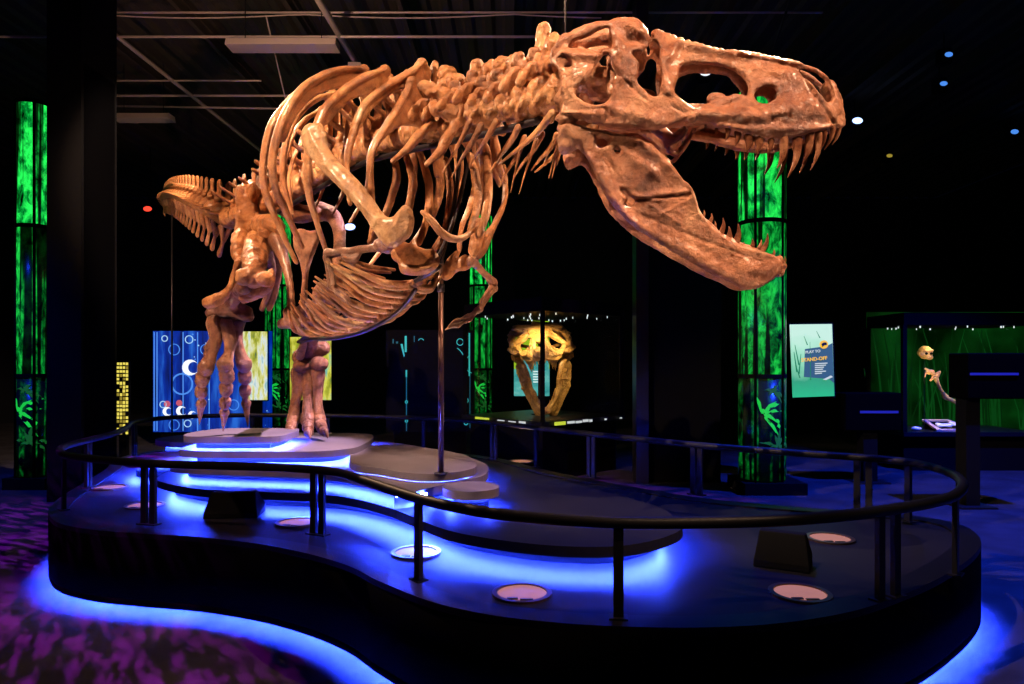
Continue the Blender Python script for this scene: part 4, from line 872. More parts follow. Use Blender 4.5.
# pillars and partitions
def sqbox(name, x0, x1, D0, D1, z0, z1, m, label, cat):
    t = empty(name, ((x0+x1)/2, (D0+D1)/2, z0), label, cat); o = mesh('body', box(x0, x1, D0, D1, z0, z1), m, t); return t
p = sqbox('square_pillar', -5.28, -4.89, 7.75, 8.45, 0, 6.6, M['black'], 'broad black square pillar at the left, next to the green column', 'pillar')
mesh('cladding', box(-5.0, -4.885, 7.8, 8.4, .1, 5.0), M['fascia'], p)
p = sqbox('square_pillar', 1.62, 1.78, 8.9, 9.2, 0, 6.6, M['darkmetal'], 'slim dark metal pillar right of the glass skull case', 'pillar')
sqbox('partition_screen', 1.80, 2.75, 9.0, 9.1, 0, 3.1, M['black'], 'black partition panel between the slim pillar and the green column', 'partition')
# ---- lit screens and panels
def flat(pts, D, th=.01):     # vertical flat shape facing the camera side, thin solid
    P3 = [U(x, y, D) for x, y in pts]; Q = [p+Vector((0, th, 0)) for p in P3]; n = len(P3)
    tr = tri2d([(p.x, p.z) for p in P3]); Fc = [tuple(f) for f in tr]+[tuple(i+n for i in reversed(f)) for f in tr]
    Fc += [(i, n+i, n+(i+1) % n, (i+1) % n) for i in range(n)]
    return P3+Q, Fc
def rect(x0, y0, x1, y1, D, th=.01): return flat([(x0, y1), (x1, y1), (x1, y0), (x0, y0)], D, th)
def ringpx(cx, cy, r, w, D, a0=0, a1=2*PI, k=24):
    full = a1-a0 > 6.2; A = np.linspace(a0, a1, k, endpoint=not full); V = []; Fc = []; n = len(A)
    for a in A:
        for rr in (r, r-w):
            for th in (0, .008): V.append(U(cx+rr*math.cos(a), cy+rr*math.sin(a), D)+Vector((0, th, 0)))
    for i in range(n if full else n-1):
        a, b = i*4, ((i+1) % n)*4; Fc += [(a, b, b+2, a+2), (a+1, a+3, b+3, b+1), (a, a+1, b+1, b), (a+2, b+2, b+3, a+3)]
    return V, Fc
def disc(cx, cy, r, D, k=20): return flat([(cx+r*math.cos(a), cy+r*math.sin(a)) for a in np.linspace(0, 2*PI, k, endpoint=False)], D)
def crescent(cx, cy, r, D):
    a = np.linspace(.6, 2*PI-.6, 14); o = [(cx+r*math.cos(t), cy+r*math.sin(t)) for t in a]
    o += [(cx+r*.45+r*.72*math.cos(t), cy+r*.72*math.sin(t)) for t in a[::-1][1:-1]]; return flat(o, D)
def text(body, px, py, D, size, m, parent, name, rot=0, bold=.0, shear=0):
    c = bpy.data.curves.new(name, 'FONT'); c.body = body; c.size = size; c.extrude = .003; c.offset = bold; c.shear = shear
    o = bpy.data.objects.new(name, c); COL.objects.link(o); dg = bpy.context.evaluated_depsgraph_get()
    me = bpy.data.meshes.new_from_object(o.evaluated_get(dg)); bpy.data.objects.remove(o)
    me.transform(Matrix.Translation(U(px, py, D)) @ Matrix.Rotation(-rot, 4, 'Y') @ Matrix.Rotation(PI/2, 4, 'X')); me.materials.clear()
    return link(name, me, m, parent, False)
# blue bubble wall
def streak_mat(name, stops, sx, sz, strength, scale=1.0, seed=0):
    m = mat(name, (.01, .01, .02), .3); b = m.node_tree.nodes['Principled BSDF']; tc = nd(m, 'ShaderNodeTexCoord'); mp = nd(m, 'ShaderNodeMapping')
    mp.inputs['Scale'].default_value = (sx, 1, sz); mp.inputs['Location'].default_value = (seed, seed, 0); lk(m, tc.outputs['Object'], mp.inputs['Vector'])
    n = nd(m, 'ShaderNodeTexNoise', Scale=scale, Detail=5.0, Roughness=.6); lk(m, mp.outputs[0], n.inputs['Vector']); r = ramp(m, stops); lk(m, n.outputs['Fac'], r.inputs[0])
    lk(m, r.outputs[0], b.inputs['Emission Color']); b.inputs['Emission Strength'].default_value = strength; return m
M['bubble'] = streak_mat('bubble_wall_glow', [(.35, (.0, .008, .10)), (.52, (.0, .03, .40)), (.72, (.03, .22, .95))], 5, .6, .8)
M['cyanline'] = em_mat('pale_line_glow', (.45, .75, 1.0), .9); M['whiteglow'] = em_mat('white_glow', (.9, .95, 1.0), 1.1)
M['bluedim'] = em_mat('blue_ring_glow', (.08, .30, .95), .9); M['redglow'] = em_mat('rose_glow', (.9, .15, .25), .6)
t = empty('bubble_wall', (-5.7, 13, .2), 'glowing blue wall panel with rings and crescent bubbles behind the raised foot', 'lit wall panel')
mesh('panel', rect(153, 331, 270, 432, 13.0, .12), M['bubble'], t)
D_ = 12.985
for cx, cy, r_, mm in ((164.5, 338.5, 3.2, 'cyanline'), (189, 339.5, 4.2, 'cyanline'), (174, 349.5, 5.8, 'bluedim'), (205.5, 349.5, 5.5, 'bluedim'), (182, 384, 11, 'bluedim'), (163, 404.5, 3.6, 'cyanline'), (174, 425, 5.5, 'bluedim'), (187.5, 423.5, 3.8, 'cyanline'), (233.5, 405, 5.5, 'bluedim'), (256, 420, 3.5, 'bluedim')):
    mesh('bubble_ring', ringpx(cx, cy, r_, max(.8, r_*.14), D_), M[mm], t)
for cx, cy, r_ in ((190, 367.5, 8), (167, 411.5, 4.5), (181, 411, 5), (192, 415, 4)): mesh('crescent', crescent(cx, cy, r_, D_), M['whiteglow'], t)
for cx, cy, r_ in ((167, 404, 3.2), (179, 403, 3)): mesh('rose_dot', disc(cx, cy, r_, D_), M['redglow'], t)
for x0 in (153.6, 156.4, 182.5, 197, 208.6, 259.5): mesh('light_line', rect(x0, 332, x0+.9, 431, D_), M['bluedim'], t)
for i in range(46):
    a, b_ = random.uniform(190, 210) if i < 30 else random.uniform(255, 268), random.uniform(333, 428); s = random.uniform(.35, .8); mesh('tiny_bubble', disc(a, b_, s, D_, 8), M['cyanline' if i % 2 else 'bluedim'], t)
M['forest'] = streak_mat('forest_screen_glow', [(.30, (.02, .10, .10)), (.40, (.40, .42, .02)), (.47, (.75, .75, .25)), (.54, (.8, .88, .85)), (.62, (.20, .50, .60)), (.72, (.7, .7, .1))], 5, 1.2, .9, 1.6, 3)
M['forest2'] = streak_mat('forest_screen_glow', [(.30, (.05, .15, .06)), (.42, (.40, .42, .02)), (.55, (.80, .78, .10)), (.68, (.15, .55, .50))], 6, 2.0, .85, 1.5, 8)
t = empty('forest_screen', (-5.0, 12.8, .9), 'bright lit screen of a pale yellow forest right behind the raised foot', 'screen'); mesh('display', rect(243, 331.5, 267, 400, 12.85, .02), M['forest'], t); mesh('frame', rect(242, 330.5, 268, 401, 12.88, .04), M['black'], t)
t = empty('forest_screen', (-3.8, 12.8, .9), 'lit yellow and green forest screen behind the planted foot', 'screen'); mesh('display', rect(290, 337, 331, 400, 12.85, .02), M['forest2'], t); mesh('frame', rect(289, 336, 332, 401, 12.88, .04), M['black'], t)
def stand(t, x0, x1, y1, D):
    a, b_ = U(x0, y1, D), U(x1, y1, D); mesh('stand', join(box(a.x+.1, b_.x-.1, D+.02, D+.10, .02, a.z+.02), box(a.x, b_.x, D-.05, D+.25, 0, .02)), M['black'], t)
for q in [o for o in bpy.data.objects if o.name.startswith('forest_screen') and o.type == 'EMPTY']: (stand(q, 244, 266, 401, 12.9) if q.location.x < -4.5 else stand(q, 291, 330, 401, 12.9))
stand(bpy.data.objects['bubble_wall'], 155, 268, 432, 13.02)
# yellow lattice
t = empty('lattice_panel', U(122, 435, 11), 'narrow yellow lit lattice panel beside the black pillar', 'lit panel'); M['yellow'] = em_mat('yellow_cell_glow', (.95, .78, .12), .9); M['yellow2'] = em_mat('amber_cell_glow', (.45, .33, .04), .7)
mesh('backing', rect(115.5, 361, 129, 436, 11.0, .05), M['black'], t)
for i in range(4):
    for j in range(19):
        if random.random() < .87: x0 = 116.5+i*3; y0 = 362.5+j*3.85; mesh('lit_cell', rect(x0+random.uniform(0, .5), y0, x0+2.3, y0+random.uniform(2.2, 3.1), 10.98), M['yellow' if random.random() < .68 else 'yellow2'], t)
stand(t, 112, 132, 436, 11.0)
# small window cells
t = empty('specimen_cabinet', U(440, 402, 12.5), 'grid of small pale lit cells behind the slim support pole', 'lit panel'); M['paleyellow'] = em_mat('pale_cell_glow', (1.0, .95, .6), 1.0)
mesh('backing', rect(430, 371, 450, 402, 12.5, .05), M['black'], t)
for x0, y0, w_, h_ in ((432, 374, 5, 5), (443, 374, 2, 5), (433.5, 384.5, 4, 1.6), (443, 383.5, 4, 3), (435, 389.5, 2.6, 4), (444.5, 389.5, 2.5, 4), (434, 396, 4, 3.6), (443.5, 396, 4.5, 3)): mesh('lit_cell', rect(x0, y0, x0+w_, y0+h_, 12.48), M['paleyellow'], t)
stand(t, 430, 450, 402, 12.5)
# etched cyan glass
M['cyan'] = em_mat('etched_line_glow', (.05, .62, .60), .75); M['cyandim'] = em_mat('etched_dim_glow', (.02, .22, .28), .5); M['darkglass'] = mat('smoked_panel', (.004, .005, .010), .6, spec=.1)
t = empty('etched_panel', U(432, 432, 11.6), 'tall dark panel with cyan etched lines and circles behind the pole', 'etched panel'); mesh('panel', rect(386, 330, 474, 432, 11.6, .05), M['darkglass'], t); D_ = 11.585
for q in ((404.7, 336, 406.6, 352, 'cyan'), (405.6, 370, 407, 377, 'cyan'), (406, 377, 406.8, 434-3, 'cyandim'), (468.6, 333, 470, 376, 'cyan'), (469.6, 376, 470.2, 428, 'cyandim'), (413.8, 336, 414.6, 342, 'cyandim'), (392.5, 339, 393.6, 343.5, 'cyandim'), (396, 341.5, 398, 343.5, 'cyandim')): mesh('etched_line', rect(*q[:4], D_), M[q[4]], t)
mesh('etched_line', flat([(400.5, 344), (403.8, 357), (404.6, 356), (402.5, 344)], D_), M['cyan'], t)
for cx, cy, r_, a0, a1 in ((460, 342, 3.6, 0, 6.283), (466, 400.5, 2.6, 0, 6.283), (466, 423, 2.2, 0, 6.283), (448, 362, 17, -1.0, -.1), (474, 364, 9.5, 1.8, 4.2), (421, 341.5, 3.2, 3.5, 5.9), (406.4, 402, 1.6, 0, 6.283), (406.4, 421, 1.6, 0, 6.283)): mesh('etched_circle', ringpx(cx, cy, r_, .7, D_, a0, a1), M['cyan'], t)

stand(t, 388, 472, 432, 11.6)
# ---- glass case with the second skull
def loop_case(name, C, z0, z1, zt, label, led_n, mull=(0, 1, 3)):
    cen = (sum(c[0] for c in C)/4, sum(c[1] for c in C)/4); t = empty(name, (cen[0], cen[1], 0), label, 'display case')
    mesh('plinth', prism(offset(C, .08), 0, z0-.06), M['black'], t); mesh('table_top', prism(offset(C, -.05), z0-.06, z0), M['blackgloss'], t); mesh('canopy', prism(offset(C, -.02), z1, zt), M['black'], t)
    for i in range(4):
        a, b_ = Vector((*C[i], 0)), Vector((*C[(i+1) % 4], 0)); d = (b_-a).normalized(); nn = Vector((d.y, -d.x, 0))*.004
        V = []
        for z in (z0, z1):
            for p in (a-nn, b_-nn, b_+nn, a+nn): V.append(Vector((p.x, p.y, z)))
        mesh('glass_pane', (V, [(0, 3, 2, 1), (4, 5, 6, 7), (0, 1, 5, 4), (1, 2, 6, 5), (2, 3, 7, 6), (3, 0, 4, 7)]), M['glass'], t)
    for i in mull: c = C[i]; mesh('corner_post', box(c[0]-.03, c[0]+.03, c[1]-.03, c[1]+.03, z0, z1), M['black'], t)
    for i in range(led_n):
        u = random.random(); v = (random.random()*.92+.04); p = Vector((*C[0], 0))+(Vector((*C[1], 0))-Vector((*C[0], 0)))*u+(Vector((*C[3], 0))-Vector((*C[0], 0)))*v
        mesh('ceiling_led', cyl((p.x, p.y), random.uniform(.005, .010), z1-.03, z1-.002, 8), M['whiteglow'], t)
    return t
C0, L0, R0 = (.40, 8.95), (-.70, 10.2), (1.62, 10.1); B0 = (L0[0]+R0[0]-C0[0], L0[1]+R0[1]-C0[1])
case = loop_case('display_case', [C0, R0, B0, L0], .80, 2.26, 2.44, 'large black glass case on a plinth holding a front-facing golden skull', 26)
# lettering on the sill: pale and yellow marks
M['sillyellow'] = em_mat('sill_yellow_glow', (.65, .75, .05), .8); M['sillwhite'] = em_mat('sill_white_glow', (.75, .8, .8), .7)
def sill(a, b_, u0, u1, v0, v1, m):
    a, b_ = Vector((*a, 0)), Vector((*b_, 0)); d = (b_-a).normalized(); nn = Vector((d.y, -d.x, 0)); nn = nn if nn.y < 0 else -nn
    V = []
    for off in (.055, .075):
        for u, v in ((u0, v0), (u1, v0), (u1, v1), (u0, v1)): p = a+(b_-a)*u+nn*off; V.append(Vector((p.x, p.y, .742+v*.055)))
    mesh('sill_mark', (V, [(0, 1, 2, 3), (7, 6, 5, 4), (0, 4, 5, 1), (1, 5, 6, 2), (2, 6, 7, 3), (3, 7, 4, 0)]), m, case)
for a, b_, lst in ((C0, R0, ((.10, .22, .1, .9, 'y'), (.25, .33, .25, .8, 'w'), (.35, .42, .2, .7, 'w'), (.44, .50, .3, .9, 'w'), (.52, .55, .2, .8, 'w'), (.72, .74, .3, .7, 'w'), (.93, .95, .3, .6, 'w'))), (C0, L0, ((.62, .80, .1, .9, 'y'), (.42, .50, .2, .7, 'w'), (.28, .36, .1, .7, 'w'), (.16, .23, .3, .9, 'w')))):
    for u0, u1, v0, v1, k in lst: sill(a, b_, u0, u1, v0, v1, M['sillyellow' if k == 'y' else 'sillwhite'])
# the second skull: faces the viewer, jaws wide open
sk2 = empty('tyrannosaur_skull', (.42, 10.0, .80), 'golden tyrannosaur skull with gaping jaws facing the viewer inside the glass case', 'skull')
cS = med(690, 90); base = Matrix.Rotation(psi, 4, 'Z') @ Matrix.Translation(-cS)
T2 = Matrix.Translation((.41, 10.05, 1.87)) @ Matrix.Rotation(math.radians(-92), 4, 'Z') @ Matrix.Rotation(math.radians(8), 4, 'Y') @ Matrix.Diagonal((.78, 1.9, .84, 1)) @ base
T2j = Matrix.Translation((.41, 10.05, 1.87)) @ Matrix.Rotation(math.radians(-92), 4, 'Z') @ Matrix.Rotation(math.radians(10), 4, 'Y') @ Matrix.Diagonal((.70, 1.95, 1.12, 1)) @ base
P2 = Matrix.Translation((.41, 10.05, 1.87)) @ Matrix.Rotation(math.radians(-92), 4, 'Z') @ Matrix.Rotation(math.radians(9), 4, 'Y')
def recast(me0, sx, sz, wb, wf):            # same anatomy, broader at the cheeks and tapering to the snout
    me = me0.copy(); me.transform(base); me.materials.clear(); me.materials.append(M['cast']); n = len(me.vertices); co = np.empty(n*3); me.vertices.foreach_get('co', co); co = co.reshape(-1, 3)
    f = np.interp(co[:, 0], [-.62, .55], [wb, wf]); co[:, 1] *= f; co[:, 0] *= sx; co[:, 2] *= sz; me.vertices.foreach_set('co', co.ravel()); me.transform(P2); me.update(); return me
for src, nm, q in ((skull, 'skull_bone', (.75, .84, 1.9, 1.5)), (jaw, 'lower_jaw', (.70, 1.12, 1.95, .85))):
    o = bpy.data.objects.new(nm, recast(src.data, *q)); COL.objects.link(o); attach(o, sk2)
    for th in [c for c in bpy.data.objects if c.parent == src and c.name.startswith('tooth')]:
        c2 = bpy.data.objects.new('tooth', recast(th.data, *q)); COL.objects.link(c2); attach(c2, o)
mesh('stand', join(cyl((.41, 10.25), .02, .80, 1.9, 10), cyl((.41, 10.25), .12, .80, .815, 20)), M['steel'], sk2)
spot('case_spot', (.1, 9.55, 2.2), (.42, 9.95, 1.6), 75, (1.0, .66, .28), 95, .6, .03); spot('case_spot', (.95, 9.65, 2.2), (.42, 9.95, 1.5), 65, (1.0, .66, .28), 95, .6, .03)
spot('case_spot', (.45, 9.3, .9), (.42, 10.0, 1.8), 9, (1.0, .6, .25), 90, .6, .03)
# screen seen through the case
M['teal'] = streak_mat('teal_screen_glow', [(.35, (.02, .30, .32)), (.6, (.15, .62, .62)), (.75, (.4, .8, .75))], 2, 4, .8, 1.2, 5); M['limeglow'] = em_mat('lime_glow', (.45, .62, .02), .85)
t = empty('information_screen', U(532, 396, 13.5), 'teal and yellow lit screen seen through the skull case', 'screen'); mesh('display', rect(514, 337, 549.5, 396, 13.5, .03), M['teal'], t); mesh('title_block', rect(514, 337, 549.5, 369, 13.485, .01), M['limeglow'], t); mesh('picture_block', rect(523, 352, 549, 369, 13.475, .008), M['teal'], t)
for j in range(5): mesh('text_line', rect(533, 371+j*2.6, 545-(j % 2)*3, 372.2+j*2.6, 13.48), M['whiteglow'], t)
stand(t, 515, 549, 396, 13.5)
t = empty('lime_reflection', U(532, 322, 13.4), 'lime yellow light reflection made as a glowing panel above the screen, seen through the top of the case', 'lit panel'); mesh('panel', flat([(512, 311), (549, 310), (549, 322), (514, 319.5)][::-1], 13.4, .04), M['limeglow'], t); mesh('hanger', box(.3, .32, 13.42, 13.44, 2.55, 6.6), M['black'], t)  # glowing panel stands in for reflected light; its hanger is made up
# ---- the right-hand screen
def grad_mat():
    m = mat('mint_screen_glow', (.01, .02, .02), .2); b = m.node_tree.nodes['Principled BSDF']; tc = nd(m, 'ShaderNodeTexCoord'); sx = nd(m, 'ShaderNodeSeparateXYZ'); lk(m, tc.outputs['Generated'], sx.inputs[0])
    n = nd(m, 'ShaderNodeTexNoise', Scale=4.0, Detail=4.0); lk(m, tc.outputs['Object'], n.inputs['Vector']); a = nd(m, 'ShaderNodeMath', operation='MULTIPLY_ADD'); lk(m, n.outputs['Fac'], a.inputs[0]); a.inputs[1].default_value = .35; lk(m, sx.outputs['Z'], a.inputs[2])
    r = ramp(m, [(.18, (.03, .52, .24)), (.42, (.04, .38, .20)), (.62, (.28, .72, .48)), (.9, (.50, .88, .68)), (1.0, (.62, .92, .78))]); lk(m, a.outputs[0], r.inputs[0]); lk(m, r.outputs[0], b.inputs['Emission Color']); b.inputs['Emission Strength'].default_value = .95; return m
M['mint'] = grad_mat(); M['slate'] = em_mat('slate_glow', (.045, .12, .19), .9); M['amber'] = em_mat('amber_glow', (1.0, .55, .02), .95); M['paleline'] = em_mat('caption_glow', (.75, .85, .9), .8); M['stem'] = em_mat('grass_print_glow', (.02, .30, .10), .7); M['ink'] = em_mat('ink_glow', (.01, .02, .02), .1)
DS = 9.0; t = empty('wall_screen', U(812, 397, DS), 'portrait screen glowing mint green with yellow lettering on the black wall at right', 'screen')
mesh('display', flat([(790, 324.5), (832, 324), (834.5, 396), (793, 397.5)][::-1], DS, .02), M['mint'], t)
mesh('frame', flat([(788.5, 323), (833.5, 322.5), (836, 397.8), (791.5, 399)][::-1], DS+.015, .05), M['black'], t)
mesh('slate_shape', flat([(805, 349), (820, 347), (827, 346), (832.5, 343), (834, 383), (829, 379), (816, 378), (804, 377)][::-1], DS-.006, .004), M['slate'], t)
text('PLAY TO', 805.5, 353.6, DS-.012, .050, M['paleline'], t, 'caption', .10, .0006); text('STAND-OFF', 801.5, 361.8, DS-.014, .064, M['amber'], t, 'title', .09, .0012)
mesh('badge', disc(824, 344.5, 4.2, DS-.014), M['amber'], t); mesh('badge_mark', flat([(821.5, 344), (823.5, 342.5), (826.5, 342.6), (827, 345), (824.5, 345.2), (822.6, 347)][::-1], DS-.022, .004), M['ink'], t)
for j, (x1) in enumerate((827.5, 826, 824, 823, 826, 822)): mesh('text_line', flat([(815, 363.2+j*2), (x1, 362.6+j*2), (x1, 363.6+j*2), (815, 364.2+j*2)][::-1], DS-.012, .003), M['paleline'], t)
for (x0, y0, x1, y1, w_) in ((804, 336, 807.5, 345, .5), (816.5, 331, 820, 338, .5), (810, 342, 810.8, 380, .4), (795, 345, 799, 365, .7), (794, 352, 797, 372, .8), (801, 354, 799, 374, .7), (796, 366, 800, 378, .6)): mesh('grass_stroke', flat([(x0-w_*.3, y0), (x1-w_, y1), (x1+w_, y1), (x0+w_*.3, y0)], DS-.008, .003), M['stem'], t)
mesh('white_swoosh', flat([(823, 379.5), (831, 375.5), (833, 377), (826, 380)][::-1], DS-.012, .003), M['paleline'], t)
# ---- right case, mural, arm cast, tray
def mural_mat():
    m = mat('grass_mural_glow', (.005, .01, .005), .5); b = m.node_tree.nodes['Principled BSDF']; tc = nd(m, 'ShaderNodeTexCoord'); n = nd(m, 'ShaderNodeTexNoise', Scale=1.1, Detail=3.0); lk(m, tc.outputs['Object'], n.inputs['Vector'])
    r = ramp(m, [(.35, (.0, .006, .0)), (.55, (.002, .035, .004)), (.75, (.004, .09, .01))]); lk(m, n.outputs['Fac'], r.inputs[0]); lk(m, r.outputs[0], b.inputs['Emission Color']); b.inputs['Emission Strength'].default_value = .8; return m
M['mural'] = mural_mat(); M['blade'] = em_mat('grass_blade_glow', (.006, .10, .014), .55); M['blade2'] = em_mat('grass_blade_dim_glow', (.003, .04, .006), .5)  # print and blades glow in place of green light falling on them
t = empty('grass_mural', U(965, 445, 12.6), 'dim mural of tall grass, its green light given as glow, behind the right-hand case', 'mural'); mesh('panel', rect(868, 312, 1075, 436, 12.6, .06), M['mural'], t)
bl = []
for i in range(70):
    x0 = random.uniform(870, 1070); h_ = random.uniform(45, 112); lean = random.uniform(-22, 22); w_ = random.uniform(.5, 1.3); y0 = 432
    A = [(x0+lean*q*q, y0-h_*q) for q in (0, .35, .7, 1.0)]; ws = (w_, w_, w_*.7, .1)
    bl.append(flat([(a[0]-w, a[1]) for a, w in zip(A, ws)]+[(a[0]+w, a[1]) for a, w in list(zip(A, ws))[::-1]], 12.58-.0002*i, .004))
for k, mm in ((0, 'blade'), (1, 'blade2')): o = mesh('grass_print', join(*bl[k::2]), M[mm], t); o['kind'] = 'stuff'
CC = [(5.95, 9.9), (7.35, 9.9), (7.35, 10.9), (5.95, 10.9)]
case2 = loop_case('display_case', [(5.68, 9.9), (7.6, 9.9), (7.6, 10.9), (5.68, 10.9)], .57, 2.12, 2.30, 'glass case at the right edge showing a round skull, an arm cast and a tray', 14)
t = empty('fossil_skull', U(925, 366, 10.3), 'small round golden skull mounted upright in the right case', 'skull')
bS = U(925, 352.5, 10.3); mesh_ = shape('cranium', [blob(bS, (.105, .10, .10)), blob(bS+Vector((.03, -.05, -.07)), (.06, .05, .04)), tube([bS+Vector((-.05, -.08, .02)), bS+Vector((.06, -.085, .03))], .02, 8)], .01, 1, .008, 12); link('cranium', mesh_, M['cast'], t)
for s in (-.032, .04): mesh('socket_shade', blob(bS+Vector((s, -.092, -.015)), (.022, .014, .02), None, 10, 6), M['black'], t, True)  # solid black blobs put the shade of the hollow sockets into colour
mesh('stand', cyl((bS.x, bS.y+.02), .006, .57, bS.z-.08, 8), M['steel'], t)
t = empty('arm_cast', U(966, 412, 10.3), 'pale clawed arm skeleton rising beneath the round skull in the right case', 'arm skeleton')
link('arm_bone', shape('arm_bone', [tube([U(966, 407, 10.3), U(955, 402, 10.28), U(945, 396.5, 10.25)], [.05, .032, .042], 10), tube([U(945, 396, 10.25), U(940, 388, 10.22), U(936, 379, 10.2)], [.036, .024, .036], 10), blob(U(935, 376, 10.2), .05), blob(U(930, 372, 10.2), (.07, .04, .04))], .008, 1, .005, 10), M['cast'], t)
for a in ([(933, 374), (927, 372), (925, 377)], [(931, 372), (926, 369), (924.5, 369)], [(937, 374), (940, 372), (939, 377)], [(934, 377), (931, 380), (930, 381)]): mesh('claw', tube([U(x, y, 10.18) for x, y in a], [.025, .018, .004], 8), M['cast'], t, True)
mesh('stand', cyl((U(960, 405, 10.3).x, 10.3), .006, .57, U(960, 405, 10.3).z, 8), M['steel'], t)
spot('case_spot', (6.35, 10.0, 2.08), (6.4, 10.25, 1.4), 40, (1.0, .72, .4), 100, .6, .03)
M['tray'] = mat('tray_edge', (.62, .40, .36), .5); M['ivory'] = mat('ivory_cast', (.85, .82, .74), .5)
t = empty('specimen_tray', (6.55, 10.15, .57), 'shallow pale-edged tray of white bones on the right case floor', 'tray'); mesh('rim', ring([(6.2, 9.97), (6.78, 9.97), (6.70, 10.5), (6.3, 10.5)], [(6.27, 10.01), (6.72, 10.01), (6.65, 10.45), (6.35, 10.45)], .571, .60), M['tray'], t); mesh('bed', prism([(6.27, 10.01), (6.72, 10.01), (6.65, 10.45), (6.35, 10.45)], .571, .578), M['black'], t)
TL = ['thick white bone at the front left of the tray', 'thinner white bone at the back left of the tray', 'white bone slanting at the front right of the tray', 'smallest white bone at the back right of the tray']
for a, b_, r_ in (((6.34, 10.14), (6.50, 10.14), .03), ((6.36, 10.22), (6.52, 10.20), .022), ((6.57, 10.22), (6.68, 10.12), .025), ((6.60, 10.28), (6.66, 10.2), .02)):
    o = mesh('white_bone', tube([Vector((*a, .605)), Vector(((a[0]+b_[0])/2, (a[1]+b_[1])/2, .605)), Vector((*b_, .605))], [r_*1.2, r_*.7, r_*1.2], 8), M['ivory'], None, True)
    tag(o, TL.pop(0), 'bone', 'white bones in the tray')
t = tag(mesh('white_stone', blob((5.98, 10.1, .60), (.075, .05, .035)), M['ivory'], None, True), 'small pale fossil lump left of the tray in the right case', 'fossil')
spot('case_spot', (6.0, 9.96, 1.3), (6.35, 10.3, 1.65), 14, (1.0, .72, .4), 90, .6, .02)  # added low front fill to brighten the skull face
spot('case_spot', (6.5, 9.98, 1.9), (6.5, 10.2, .57), 45, (1.0, .9, .8), 50, .6, .03)
bpy.context.view_layer.update()
for o in [o for o in bpy.data.objects if o.type == 'MESH' and ((o.parent and o.parent.name.startswith('specimen_tray')) or o.name.startswith('white_bone'))]:   # the tray leans towards the viewer
    for v in o.data.vertices: v.co.z += max(0, v.co.y-9.97)*.2
mesh('wedge', ([Vector((x, y, z)) for x in (6.3, 6.7) for y, z in ((9.99, .571), (10.46, .571), (10.46, .665))], [(0, 1, 2), (5, 4, 3), (0, 3, 4, 1), (1, 4, 5, 2), (2, 5, 3, 0)]), M['black'], bpy.data.objects['specimen_tray'])
# ---- kiosks
M['bluebar'] = em_mat('blue_bar_glow', (.015, .02, .75), .5)
def kiosk(px0, px1, py0, py1, D, post, bar, label, dim=1):
    a, b_ = U(px0, py1, D), U(px1, py0, D); t = empty('reader_kiosk', ((a.x+b_.x)/2, D, 0), label, 'kiosk')
    o = mesh('head', box(a.x, b_.x, D, D+.32, a.z, b_.z), M['fascia'], t); bv = o.modifiers.new('b', 'BEVEL'); bv.width = .012
    q = U(post[0], 0, D), U(post[1], 0, D); mesh('post', box(q[0].x, q[1].x, D+.06, D+.24, .02, a.z), M['black'], t); mesh('foot', box(q[0].x-.12, q[1].x+.12, D-.05, D+.36, 0, .02), M['steel'], t)
    c, d = U(bar[0], bar[2]+1.2, D), U(bar[1], bar[2]-1.2, D); mesh('light_bar', box(c.x, d.x, D-.012, D, c.z, d.z), M['bluebar'], t)
kiosk(967, 1040, 353, 399, 7.4, (970, 984), (970, 1018, 374), 'tall dark kiosk with a bright blue light bar at the right edge')
kiosk(845, 902, 393, 431, 8.9, (866, 880), (860, 898, 412), 'low dark kiosk with a faint blue bar left of the right-hand case')
# ---- ceiling services
def pipe(name, a, b_, r, m, label, cat, group=None, k=8):
    o = mesh(name, tube([a, b_], r, k), m, None, True); return tag(o, label, cat, group)
zC = 5.9
pipe('ceiling_pipe', (-10, 9.1, 5.92), (.75, 9.1, 5.92), .018, M['pipe'], 'thin horizontal ceiling pipe crossing just below the near light fixture line', 'pipe')
pipe('ceiling_pipe', (-6.0, 9.25, 6.32), (4.2, 9.25, 6.32), .016, M['pipe'], 'thin horizontal pipe highest under the ceiling deck', 'pipe')
pipe('ceiling_pipe', (-5.35, 6.0, 5.95), (-5.2, 14.2, 5.95), .03, M['pipe'], 'long pipe running away from the viewer above the left pillar', 'pipe')
pipe('ceiling_pipe', (-2.4, 6.0, 5.95), (-2.28, 9.9, 5.95), .045, M['pipe'], 'short thick pipe running away above the ribcage, ending in a pale bracket', 'pipe')
pipe('ceiling_pipe', (-7, 10.6, 5.95), (-3.9, 10.6, 5.95), .014, M['pipe'], 'upper of the three thin pipes between the left pillar and the ribcage', 'pipe')
pipe('ceiling_pipe', (-7, 11.2, 5.95), (-3.6, 11.2, 5.95), .02, M['pipe'], 'middle of the three thin pipes between the left pillar and the ribcage', 'pipe')
pipe('ceiling_pipe', (-7, 11.65, 5.95), (-3.6, 11.65, 5.9), .018, M['pipe'], 'lowest of the three thin pipes between the left pillar and the ribcage', 'pipe')
pipe('ceiling_pipe', (2.9, 6.2, 6.0), (4.7, 14.0, 6.0), .018, M['steel'], 'faint dark pipe crossing the ceiling above the snout', 'pipe')
tag(mesh('pipe_bracket', box(-2.36, -2.18, 9.82, 9.98, 5.80, 5.9), M['fix'], None), 'pale square bracket hanging above the front of the ribcage', 'bracket')
cb = [Vector((x, 9.22, 6.28-.05*abs(math.sin(x*1.1)))) for x in np.linspace(-5.6, 1.2, 30)]
tag(mesh('ceiling_cable', tube(cb, .010, 6, raw=True), M['fix'], None, True), 'pale sagging cable strung along the highest ceiling pipe', 'cable')
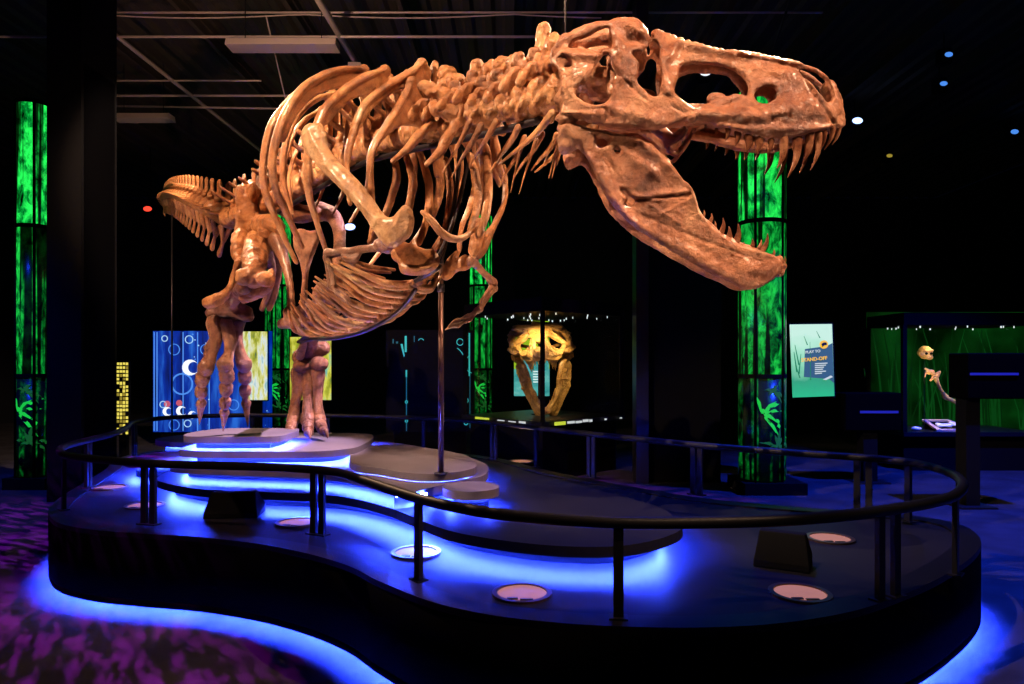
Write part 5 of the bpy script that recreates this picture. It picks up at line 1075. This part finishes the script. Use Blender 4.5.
pipe('hanging_cable', (-3.35, 9.3, 6.3), (-3.55, 10.9, 5.5), .010, M['fix'], 'thin slanting cable hanging left of the near light fixture', 'cable')
for i, x in enumerate(np.arange(-9, 9.1, 1.5)):
    mesh('joist', join(box(x-.03, x+.03, 2, 20.5, 6.50, 6.6), box(x-.008, x+.008, 2, 20.5, 6.36, 6.50), box(x-.03, x+.03, 2, 20.5, 6.34, 6.36)), M['ceiling'], bpy.data.objects['ceiling'])
def fixture(x, D, z, L_, label, mm='fix'):
    t = empty('strip_light', (x, D, z), label, 'ceiling light'); pr = [(-.10, 0), (.10, 0), (.13, -.09), (-.13, -.09)]
    V = [Vector((x+s*L_/2, D+a, z+b_)) for s in (-1, 1) for a, b_ in pr]; mesh('housing', (V, [(0, 1, 2, 3), (7, 6, 5, 4), (0, 4, 5, 1), (1, 5, 6, 2), (2, 6, 7, 3), (3, 7, 4, 0)]), M[mm], t)
    for s in (-1, 1): mesh('hanger', cyl((x+s*L_*.35, D), .006, z, 6.6, 6), M['steel'], t)
fixture(-2.98, 8.9, 5.76, 1.42, 'unlit strip light catching warm light above the hips, nearer of two'); fixture(-6.2, 11.5, 5.74, .95, 'unlit strip light in the dark beyond the left pillar, farther of two')
pipe('hoist_cable', U(565, 33, 3.45), U(565, 33, 3.45)+Vector((0, .0, 6.5-U(565, 33, 3.45).z)), .004, M['steel'], 'thin steel cable rising to the ceiling from the back of the skull', 'cable')
def lamp(px, py, D, r_, mm, label, col=None):
    p = U(px, py, D); t = empty('stage_light', p, label, 'stage light'); mesh('can', join(cyl((p.x, p.y+.1), .11, p.z-.09, p.z+.11, 16)), M['black'], t); mesh('yoke', join(box(p.x-.006, p.x+.006, p.y+.09, p.y+.11, p.z+.11, 6.598)), M['black'], t)
    mesh('glowing_lens', blob((p.x, p.y-.02, p.z), (r_, .03, r_*.6)), M[mm], t, True)
M['bluewhite'] = em_mat('stage_lens_glow', (.35, .5, 1.0), 3.0); M['redlamp'] = em_mat('red_lens_glow', (1.0, .06, .03), 1.5)
lamp(857, 121, 13, .10, 'bluewhite', 'small blue-white stage light right of the snout tip'); lamp(350, 227, 16, .13, 'bluewhite', 'small blue-white stage light seen under the shoulder blade'); lamp(705, 73, 10.9, .09, 'whiteglow', 'white stage light seen through the opening in the skull')
lamp(948, 55, 10.3, .06, 'bluedim', 'tiny dim blue stage light high at the upper right'); lamp(943, 84, 11.0, .06, 'bluedim', 'tiny dim blue stage light just below another at upper right'); lamp(889, 156, 14, .06, 'yellow2', 'tiny amber stage light in the dark right of the snout')
lamp(1014, 132, 14, .08, 'bluedim', 'small blue stage light near the right edge of the hall'); lamp(148, 209, 16, .10, 'redlamp', 'small red indicator light just left of the tail tip')
